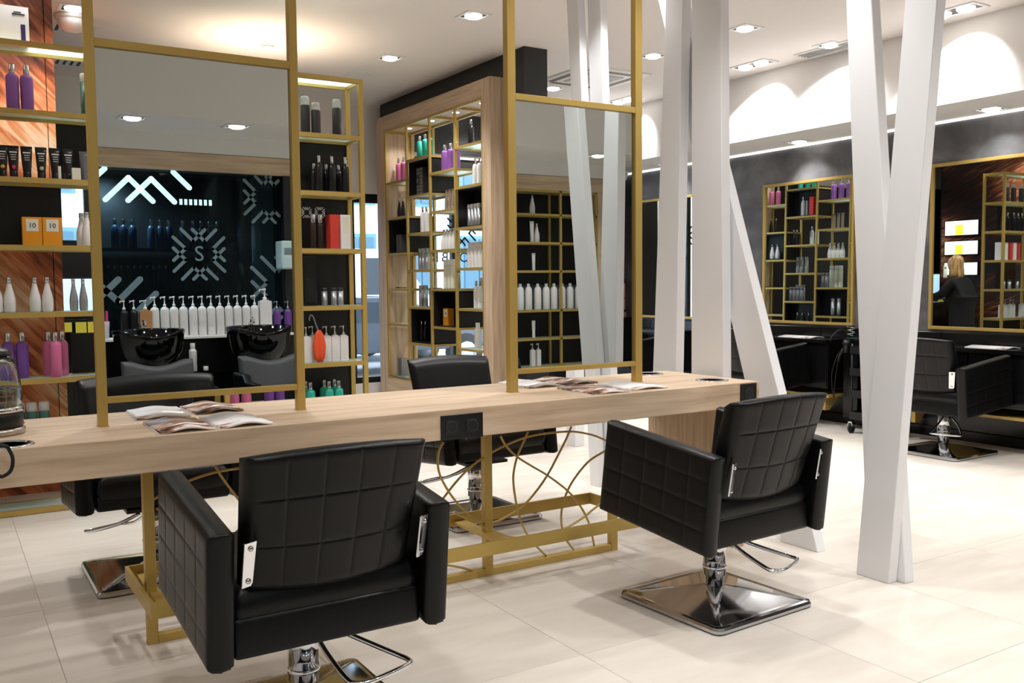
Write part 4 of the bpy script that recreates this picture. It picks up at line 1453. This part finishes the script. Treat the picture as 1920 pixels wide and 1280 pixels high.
pt.build('print', P('gift_print', (196, 196, 198), .5), gb)
pt = MB()
text('S', .05, (0, -.0415, .16), (PI / 2, 0, 0), PAPER, 'monogram', gb)

# ================================================================ RIGHT WALL: mirrors, consoles, trolley, dryer
def wall_mirror(y0, y1, label, lean=0):
    t = thing('wall_mirror', label, 'mirror', (XRW, 0, 0))
    z0, z1, w = .955, 2.41, .028
    for a, b, c, d in ((y0, y1, z0, z0 + w), (y0, y1, z1 - w, z1), (y0, y0 + w, z0 + w, z1 - w), (y1 - w, y1, z0 + w, z1 - w)):
        MB().box(-.032, -.0, a, b, c, d).build('frame_bar', GOLD, t, .0015, 1)
    hy, hz = (y1 - y0) / 2 - w, (z1 - z0) / 2 - w
    g = MB().box(-.003, .003, -hy, hy, -hz, hz).build('mirror_glass', MIRROR, t, loc=(-.014, (y0 + y1) / 2, (z0 + z1) / 2))
    g.rotation_euler = (0, R(lean), 0)
    return t


wall_mirror(3.88, 5.03, 'gold framed wall mirror nearest the camera, at the right edge')
wall_mirror(5.83, 6.985, 'gold framed wall mirror in the middle of the dark wall', .5)
wall_mirror(7.92, 9.10, 'gold framed wall mirror farthest along the dark wall, behind columns')
for n, yc in enumerate((4.45, 6.41, 8.5)):
    t = thing('wall_console', 'black wall console with gold bracket under the %s wall mirror' % ['nearest', 'middle', 'farthest'][n], 'console', (7.515, yc, 0), 0, 'black consoles under the wall mirrors')
    MB().box(-.33, 0, -.54, .54, .795, .83).build('top', BLKGLOSS, t, .002, 1)
    MB().box(-.30, 0, -.54, .54, .36, .795).build('drawer_box', BLKGLOSS, t, .002, 1)
    for q in (-1, 1):
        d_ = MB().box(-.312, -.30, q * .27 - .262, q * .27 + .262, .38, .78).build('drawer', BLKGLOSS, t, .0015, 1)
        MB().tube([(-.318, q * .27 - .03, .6), (-.335, q * .27 - .02, .6), (-.335, q * .27 + .02, .6), (-.318, q * .27 + .03, .6)], .004, 6).build('handle', CHROME, d_)
    MB().box(-.32, .0, -.57, .57, .275, .30).build('bracket_plate', GOLD, t, .002, 1)
    for q in (-.5, .5):
        MB().prism([(-.30, .15), (-.24, .15), (-.10, .275), (-.30, .275)], q - .02, q + .02, 1).build('bracket_foot', GOLD, t)
MAGP = ramp_mat('magazine_page', [(.28, (60, 40, 38)), (.35, (176, 138, 122)), (.40, (236, 220, 216)), (.42, (246, 244, 244))], (.5, 1.6, 1), 8, 4, .3, .5)
MAGD = ramp_mat('magazine_page_dark', [(.36, (48, 30, 26)), (.46, (160, 112, 84)), (.53, (206, 178, 160)), (.55, (242, 238, 238))], (.6, 1.8, 1), 9, 5, .3, .7)


def magazine(x0, x1, y0, y1, z, rz, mat, label, cat='magazine', spread=False, lift=.012):
    cx, cy = (x0 + x1) / 2, (y0 + y1) / 2
    t = thing('magazine', label, cat, (cx, cy, z), R(rz), 'magazines on the tables')
    w, d = (x1 - x0), (y1 - y0)
    n = 14
    for nm, z0, th, mt in (('cover', 0, .002, PAPER), ('pages', .002, .006, mat)):
        mb = MB()
        vs = []
        for i in range(n + 1):
            u = i / n
            zz = z0 + (lift * math.sin(PI * u) ** 2 * (.6 + .4 * u) if not spread else lift * abs(math.sin(2 * PI * u)))
            for j in (0, 1):
                yy = -d / 2 + d * j
                k = .004 if nm == 'pages' else 0
                vs += [(-w / 2 + k + (w - 2 * k) * u, yy * (1 - .0 * k), zz), (-w / 2 + k + (w - 2 * k) * u, yy, zz + th)]
        fs = []
        for i in range(n):
            a = i * 4
            fs += [(a + 1, a + 5, a + 7, a + 3), (a, a + 2, a + 6, a + 4), (a, a + 4, a + 5, a + 1), (a + 2, a + 3, a + 7, a + 6)]
        fs += [(0, 1, 3, 2), (n * 4, n * 4 + 2, n * 4 + 3, n * 4 + 1)]
        mb.add(vs, fs, True).build(nm, mt, t)
    return t


zt = TZ + .0005
magazine(.655, .865, 3.84, 4.14, zt, -2, MAGP, 'open white magazine, rear left of four on the left table half')
magazine(.88, 1.08, 3.87, 4.14, zt, 2, MAGD, 'brown illustrated magazine, rear right of four on the left table half', lift=.02)
magazine(.655, .855, 3.43, 3.745, zt, 0, MAGD, 'brown illustrated magazine, front left of four on the left table half', lift=.016)
magazine(.865, 1.07, 3.43, 3.745, zt, 1, MAGP, 'white magazine, front right of four on the left table half', lift=.016)
magazine(2.49, 2.69, 3.84, 4.14, zt, 0, MAGP, 'open white magazine, rear left of four on the right table half')
magazine(2.70, 2.92, 3.84, 4.14, zt, 4, MAGD, 'illustrated magazine, rear right of four on the right table half', lift=.014)
magazine(2.59, 2.81, 3.44, 3.745, zt, -1, MAGD, 'brown illustrated magazine, front left of four on the right table half', lift=.008)
magazine(2.84, 3.07, 3.46, 3.745, zt, -2, MAGP, 'white magazine, front right of four on the right table half', lift=.012)
magazine(7.23, 7.45, 4.15, 4.5, .8305, 0, MAGP, 'open magazine on the console under the nearest wall mirror')
magazine(7.23, 7.45, 6.10, 6.5, .8305, 0, MAGP, 'open magazine on the console under the middle wall mirror')

# hair dryer hanging between the mirrors, on a black cupboard
cb = thing('dryer_stand', 'black cupboard with curled holder and hanging hair dryer by the dark wall', 'cabinet', (7.38, 5.66, 0))
MB().box(-.1, .12, -.08, .08, .1, .84).build('body', BLKGLOSS, cb, .003, 1)
MB().lathe([(.001, .842), (.1, .842), (.105, .85), (.10, .856)], (-.0, 0, 0), 24).build('tray', P('green_glass', (30, 60, 52), .1), cb)
MB().tube([Vector((-.05 + .035 * math.cos(a), .04 + .035 * math.sin(a), .87 + a * .006)) for a in [k * PI / 6 for k in range(30)]], .005, 6).build('holder_coil', CHROME, cb)
MB().tube(smooth([Vector(p) for p in [(-.06, .06, .9), (-.12, .10, .93), (-.19, .13, .88), (-.22, .14, .82)]], 4), .007, 6).build('holder_arm', DARKREC, cb)
hdz = thing('hair_dryer', 'black hair dryer with dangling cord on the holder by the dark wall', 'hair dryer', (7.22, 5.66, .60))
MB().tube([(0, 0, .12), (0, 0, .2), (0, .0, .24)], [.032, .038, .03], 14).build('barrel', PLASTIC, hdz)
MB().tube([(0, 0, .18), (-.02, .06, .1), (-.02, .08, .03)], [.02, .018, .016], 12).build('grip', PLASTIC, hdz)
MB().tube(smooth([Vector(p) for p in [(-.02, .08, .03), (-.03, .1, -.15), (-.02, .12, -.32), (-.02, .15, -.1), (.0, .1, .1)]], 5), .004, 6).build('cord', RUBBER, hdz)
tr = thing('trolley', 'black salon trolley on chrome castors between the wall mirrors', 'trolley', (7.22, 5.30, 0))
for z in (.13, .33, .53, .73):
    s_ = MB().box(-.17, .17, -.19, .19, z, z + .015).box(-.17, -.16, -.19, .19, z + .015, z + .07).box(.16, .17, -.19, .19, z + .015, z + .07).box(-.16, .16, -.19, -.18, z + .015, z + .07).box(-.16, .16, .18, .19, z + .015, z + .07)
    s_.build('tray', PLASTIC, tr)
for sx in (-1, 1):
    for sy in (-1, 1):
        MB().tube([(sx * .155, sy * .175, .1), (sx * .155, sy * .175, .82)], .010, 8).build('post', PLASTIC, tr)
        M = Matrix.Translation((sx * .155, sy * .175, .045)) @ Matrix.Rotation(R(90), 4, 'X')
        ct = MB().lathe([(.001, -.014), (.036, -.014), (.044, -.007), (.044, .007), (.036, .014), (.001, .014)], n=18, M=M).build('castor', RUBBER, tr)
        MB().box(sx * .155 - .02, sx * .155 + .02, sy * .175 - .022, sy * .175 - .017, .04, .1).box(sx * .155 - .02, sx * .155 + .02, sy * .175 + .017, sy * .175 + .022, .04, .1).box(sx * .155 - .02, sx * .155 + .02, sy * .175 - .022, sy * .175 + .022, .095, .105).build('fork', CHROME, ct)
for n, (dy, c) in enumerate(((-.1, PLASTIC), (.02, DCHROME), (.1, PLASTIC))):
    b_ = thing('tool_pot', 'pot on the top tray of the black trolley, ' + ordl(n, 3), 'pot', (7.22, 5.30 + dy, .7455), 0, 'pots on the trolley')
    MB().lathe([(.028, 0), (.034, .09), (.031, .09), (.026, .006), (.001, .006)], n=16).build('body', c, b_)

# ================================================================ TABLE THINGS
kt = thing('kettle', 'glass kettle with black base at the left end of the table', 'kettle', (.155, 3.80, TZ + .001))
MB().lathe([(.001, 0), (.105, 0), (.108, .006), (.108, .02), (.10, .024)], n=36).build('power_base', P('kettle_steel', (190, 180, 170), .25, .8), kt)
MB().lathe([(.001, .025), (.098, .025), (.102, .03), (.102, .075), (.098, .08)], n=36).build('heater', PLASTIC, kt)
MB().lathe([(.102, .08), (.104, .085), (.104, .095), (.10, .1)], n=36).build('steel_ring', CHROME, kt)
GL = P('kettle_glass', (240, 248, 250), 0.0, trans=1.0, ior=1.45)
MB().lathe([(.098, .095), (.101, .13), (.097, .19), (.084, .25), (.07, .285), (.067, .285), (.081, .249), (.094, .189), (.098, .13), (.095, .098)], n=36).build('glass_jug', GL, kt)
MB().lathe([(.001, .098), (.093, .1), (.0955, .13), (.093, .165), (.001, .165)], n=36).build('water', P('water', (225, 238, 248), 0.0, trans=1.0, ior=1.33), kt)
MB().lathe([(.071, .283), (.073, .29), (.06, .305), (.02, .315), (.02, .33), (.001, .332)], n=30).build('lid', PLASTIC, kt)
MB().tube(smooth([Vector(p) for p in [(-.07, 0, .29), (-.13, 0, .28), (-.15, 0, .2), (-.13, 0, .1), (-.1, 0, .07)]], 4), .014, 10).build('handle', PLASTIC, kt)
cbp = [at(px, py, 1, 3.36) for px, py in ((-14, 838), (5, 835), (18, 845), (24, 862), (20, 882), (5, 893), (-14, 897))]
tag(MB().tube(smooth([Vector((-.05, 3.52, .885)), Vector((.06, 3.42, .905))] + [Vector(p) for p in cbp[1:]] + [Vector((.02, 3.37, .70))], 5), .006, 8).build('power_cable', RUBBER), 'black power cable looping over the left table edge beside kettle', 'cable')

# ================================================================ WASHING NICHE (seen in the table mirrors)
NY = -1.26       # front of the oak frame
nf = thing('oak_surround', 'oak beam and uprights framing the washing niche, seen in both table mirrors', 'frame', (0, 0, 0))
MB().box(-1.0, 6.87, NY - .25, NY, 2.455, 2.615).build('lintel', OAKX, nf, .003, 1)
MB().box(6.70, 6.87, NY - .25, NY, 0, 2.455).build('side_panel', OAKZ, nf, .003, 1)
MB().box(2.90, 3.08, NY - .25, NY - .02, 0, 2.455).build('divider', BLACK, nf)
NXR = 2.62
struct('trim_4', MB().box(-1.0, 2.8, -1.95, -1.9, 0, 2.455).box(2.9, 3.06, -1.9, NY - .26, 0, 2.455), BLACK)
gp = thing('glass_partition', 'dark glass partition with white zigzag emblems behind the washbasins', 'partition', (0, 0, 0))
PY = -1.33
MB().box(-.2, 2.89, PY - .008, PY, .95, 2.455).build('pane', DPANE, gp)
DECAL = P('frosted_decal', (112, 134, 142), .7)
DECALGLOW = P('emblem_daylight_glow', (196, 232, 250), emit=1.1)  # daylight reflected on the decal, put in as a glow of its own


def z3(X, Y):
    return vm(160 + X / 3.048, 280 + Y / 3.048, 2 * YM - PY)


bb = (-.18, 2.87, .97, 2.44)
for X, Y, r_, w_, mt in ((305, 19, 292, .047, DECALGLOW), (650, 600, 146, .03, DECAL), (1047, 278, 138, .03, DECAL), (127, 1011, 292, .055, DECAL), (1135, 800, 180, .035, DECAL)):
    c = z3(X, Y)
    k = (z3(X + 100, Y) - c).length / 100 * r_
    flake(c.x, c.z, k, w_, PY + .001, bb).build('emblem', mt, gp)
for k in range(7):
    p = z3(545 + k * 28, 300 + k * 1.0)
    MB().box(p.x - .013, p.x + .013, PY + .001, PY + .004, p.z - .026, p.z + .026).build('letter', DECALGLOW, gp)
p = z3(650, 600)
text('S', .2, (p.x, PY + .002, p.z), (PI / 2, 0, 0), DECAL, 'monogram', gp)
# shelves with dark bottles behind the glass
bs_ = thing('wall_shelf', 'black shelf with dark bottles behind the glass partition', 'shelf', (0, 0, 0))
zA = vm(350, 467, 2 * YM + 1.6).z
zB = vm(350, 541, 2 * YM + 1.6).z
for z in (zA, zB):
    MB().box(-.1, 2.5, -1.88, -1.5, z - .02, z).build('board', P('smoked_board', (40, 48, 54), .2), bs_)
wp = [vm(px, 450, 2 * YM + 1.6) for px in (217, 233, 249, 284, 301, 317, 343, 365, 380, 394, 408)]
row('sprayblue', [(q.x, -1.62, zA + .0005) for q in wp][::-1], 'shelf behind the dark glass partition')
wp = [vm(186 + k * 11, 530, 2 * YM + 1.6) for k in range(12)]
row('darkbottle', [(q.x, -1.62, zB + .0005) for q in wp][::-1], 'lower shelf behind the dark glass')
ds = thing('soap_dispenser', 'white wall dispenser at the right of the washing niche', 'dispenser', (2.585, -1.42, vm(524, 505, 8.9).z))
q = vm(524, 480, 2 * YM - PY + .05)
ds.location = (q.x, PY + .12, vm(524, 505, 8.9).z)
MB().box(-.065, .065, -.1, .1, 0, .27).build('body', P('dispenser_white', (196, 222, 226), .4), ds, .02, 3)
MB().box(-.04, .04, .1, .105, .14, .2).build('window', DECAL, ds)
MB().box(2.70, 2.89, PY - .35, PY - .25, .95, 2.455).build('white_pier', P('pier_blue_white', (150, 168, 172), .6), gp)
# counter with lit back edge and its bottles
ct = thing('wash_counter', 'black counter with white top behind the washbasins', 'counter', (0, 0, 0))
MB().box(-.1, 2.88, NY - .02, NY + .28, .93, .95).build('top', PAPER, ct)
MB().box(-.1, 2.88, NY + .0, NY + .26, .0, .93).build('front', BLKGLOSS, ct)
for z in (.3, .62):
    MB().box(1.7, 2.3, NY + .26, NY + .30, z, z + .02).build('ledge', BLKGLOSS, ct)
CYY = NY + .15
PV = 2 * YM - CYY


def CW(px):
    return (vm(px, 600, PV).x, CYY, .9505)


row('pumpwhite', [CW(160 + X / 3.048) for X in (398, 455, 508, 562, 617, 667, 717, 770, 820, 870, 920, 968)], 'counter behind washbasins')
row('pumpbig', [CW(160 + 1027 / 3.048)], 'counter behind washbasins, right of the white row')
row('pumpamber', [CW(160 + 343 / 3.048)], 'counter behind washbasins, left of the white row')
row('pumpblack', [CW(160 + 222 / 3.048), CW(160 + 278 / 3.048)], 'counter behind washbasins, left end')
row('pumppurple', [CW(160 + 1095 / 3.048), CW(160 + 1157 / 3.048)], 'counter behind washbasins, right end')
gs = thing('tool_glass', 'clear glass with combs at the left end of the wash counter', 'glass', CW(160 + 108 / 3.048))
MB().lathe([(.034, 0), (.042, .15), (.039, .15), (.031, .006), (.001, .006)], n=20).build('glass', CLEARP, gs)
MB().box(.01, .03, -.004, .004, .01, .24).build('comb', P('comb_pink', (214, 70, 150), .4), gs)
row('whitecan', [(1.93, NY + .31, .6405)], 'ledge under the wash counter')
row('jar', [(2.04, NY + .31, .6405)], 'ledge under the wash counter')

# backwash units: glossy black bowl and grey-black seat
bw0 = thing('backwash_unit', '', 'washbasin', (0, 0, 0), 0, 'black backwash basins')
# local: +y looks into the room, bowl at the back
bowl = MB()
nb_ = 36
prof = [(.10, .70, .0), (.2, .73, .0), (.265, .85, .02), (.285, 1.00, .03), (.29, 1.03, .03), (.28, 1.04, .03), (.262, 1.03, .03), (.24, .92, .02), (.16, .84, .0), (.05, .82, 0), (.001, .82, 0)]
vs, fs = [], []
for r_, z, sh in prof:
    for k in range(nb_):
        a = 2 * PI * k / nb_
        dip = .05 * max(0, math.sin(a)) ** 4 if z > .95 else 0
        vs.append((r_ * math.cos(a), sh + r_ * .85 * math.sin(a), z - dip))
for i in range(len(prof) - 1):
    for k in range(nb_):
        fs.append((i * nb_ + k, i * nb_ + (k + 1) % nb_, (i + 1) * nb_ + (k + 1) % nb_, (i + 1) * nb_ + k))
bowl.add(vs, fs, True)
bowl.f.append(tuple(range(nb_))[::-1]); bowl.sm.append(False)
bowl.build('basin', P('black_ceramic', (6, 6, 7), .05), bw0)
MB().box(-.1, .1, -.14, .1, 0, .7).build('pedestal', BLKGLOSS, bw0, .01, 2)
tp = MB().lathe([(.022, 1.02), (.022, 1.06), (.012, 1.065)], (0, -.215, 0), 14)
tp.tube(smooth([Vector(p) for p in [(0, -.215, 1.06), (0, -.2, 1.1), (0, -.14, 1.1), (0, -.12, 1.06)]], 4), .010, 8)
tp.build('tap', CHROME, bw0)
warp(pillow(.56, .34, .10, .035, nu=16, nv=16), lambda x, y, z: (x, .34 + y + (.34 - z) * .25, .46 + z - .05 * math.cos(min(1, abs(x) / .2) * PI / 2) * z / .34)).build('backrest', P('charcoal_leather', (72, 73, 76), .5), bw0)
warp(pillow(.54, .55, .12, .04, nu=12, nv=12), lambda x, y, z: (x, .44 + z, .42 + y)).build('seat', LEATHER, bw0)
MB().box(-.25, .25, .45, .95, .1, .37).build('seat_base', BLKGLOSS, bw0, .01, 2)
for sx in (-1, 1):
    warp(pillow(.62, .34, .07, .02, nu=12, nv=12), lambda x, y, z, sx=sx: (sx * .30 + y, .66 + x, .28 + z + (.0 if x > 0 else .05))).build('armrest', LEATHER, bw0)
b1 = vm(280, 640, 8.2)
b2 = vm(486, 640, 8.2)
bw0.location = (b1.x, -.70, 0)
bw0['label'] = 'glossy black backwash basin with grey seat, left one in the left mirror'
dup(bw0, (b2.x, -.70, 0), 0, 'glossy black backwash basin with grey seat, right one in the left mirror')

# gold shelving in the right part of the front wall
gn = thing('niche_shelving', 'gold grid shelving on black back wall, seen in the right mirror', 'shelf', (0, 0, 0))
SY0, SY1 = NY - .27, NY - .01
MB().box(3.1, 6.70, SY0 - .02, SY0, 0, 2.455).build('back_panel', CUBBY, gn)
NZ = [2.502, 2.19, 1.866, 1.542, 1.088, .761, .433]
NZ = [vm(968, yy, 8.8).z for yy in (347, 398.4, 452.6, 506.7, 582, 636, 690)]
xv = [vm(px, 500, 8.8).x for px in (1053, 1100, 1150)]
NX = [3.12, 4.1, 5.1, xv[0], 6.68]
for x in NX:
    for y_ in (SY0 + .015, SY1 - .015):
        MB().box(x - .013, x + .013, y_ - .013, y_ + .013, .4, 2.455).build('post', GOLD, gn)
for k, z in enumerate(NZ):
    z = min(z, 2.455)
    f_ = MB().box(3.12, 6.69, SY1 - .028, SY1 - .002, z - .026, z).box(3.12, 6.69, SY0 + .002, SY0 + .028, z - .026, z)
    for x in NX:
        f_.box(x - .012, x + .012, SY0 + .028, SY1 - .028, z - .026, z)
    s_ = f_.build('shelf', GOLD, gn)
    MB().box(3.13, 6.68, SY0 + .026, SY1 - .026, z - .012, z - .002).build('shelf_glass', SHELFG, s_)
MB().box(5.12, 6.66, SY0, SY0 + .004, NZ[4], NZ[3] - .17).build('grey_panel', P('blue_grey_panel', (92, 98, 116), .5), gn)


def N(X, k):
    p = vm(940 + X / 3.05, 500, 2 * YM - (SY1 - .1))
    return (p.x, SY1 - .1, NZ[k] + .0005)


ng = 'gold grid shelving in right mirror'
row('taper', [N(178, 1)], 'top row, ' + ng)
row('whitetube2', [N(175, 2)], 'second row, ' + ng)
row('taper', [N(202, 2)], 'second row, ' + ng)
row('whitetube', [N(183, 3)], 'third row, ' + ng)
row('tallwhite', [N(X, 4) for X in (105, 152, 205, 253, 298, 345, 390, 437)], 'middle row, ' + ng)
row('whitetube', [N(180, 5)], 'fifth row, ' + ng)
row('slimpump', [N(173, 6), N(206, 6)], 'bottom row, ' + ng)

# poster of a face and testers on a black counter in the front right corner
pc = thing('display_counter', 'black counter with drawers in the front right corner', 'counter', (0, 0, 0))
MB().box(6.95, 7.5, -2.05, -1.5, 0, .93).build('body', BLKGLOSS, pc, .003, 1)
MB().box(6.93, 7.51, -2.07, -1.46, .93, .955).build('top', BLKGLOSS, pc, .002, 1)
for z in (.3, .6):
    MB().box(6.97, 7.48, -1.5, -1.49, z, z + .27).build('drawer', BLKGLOSS, pc, .001, 1)
fa = thing('face_poster', 'pink poster showing a woman\'s face on the corner counter', 'poster', (vm(1177, 550, 9.3).x, 2 * YM - 9.35, .955))
PW = .46
MB().box(-PW / 2, PW / 2, -.02, 0, 0, .50).build('board', P('poster_pink', (214, 130, 128), .5), fa)


def disc(cx, cz, rx, rz_, mat, nm, y=.001, n=28, rot=0):
    pts = []
    for k in range(n):
        a = 2 * PI * k / n
        x, z = rx * math.cos(a), rz_ * math.sin(a)
        pts.append((cx + x * math.cos(rot) - z * math.sin(rot), cz + x * math.sin(rot) + z * math.cos(rot)))
    return MB().prism(pts, 0, y, 1).build(nm, mat, fa)


disc(-.02, .37, .13, .125, P('print_hair', (62, 38, 30), .6), 'hair_print', .001)
disc(-.03, .10, .05, .12, P('print_skin', (226, 188, 168), .5), 'neck_print', .0014)
disc(-.03, .30, .085, .125, P('print_skin', (226, 188, 168), .5), 'face_print', .002)
for sx in (-1, 1):
    disc(-.03 + sx * .036, .325, .015, .006, INK, 'eye_print', .0026)
    disc(-.03 + sx * .036, .35, .02, .004, P('print_hair', (62, 38, 30), .6), 'brow_print', .0026)
disc(-.03, .235, .022, .009, P('print_lips', (176, 70, 70), .5), 'lips_print', .0026)
disc(-.03, .285, .009, .016, P('print_nose', (206, 160, 140), .5), 'nose_print', .0024)
row('tester', [(7.0 + .07 * k, -1.56, .9555) for k in range(6)][::-1], 'corner counter before the face poster')
dc = thing('security_camera', 'small white dome security camera high in the front right corner', 'camera', vm(1168, 330, 9.2))
MB().lathe([(.001, -.07), (.04, -.055), (.055, -.02), (.06, .0), (.06, .03), (.001, .03)], n=20).build('housing', FRAMEW, dc)
MB().lathe([(.001, -.075), (.022, -.072), (.03, -.06)], n=16).build('lens', BLKGLOSS, dc)
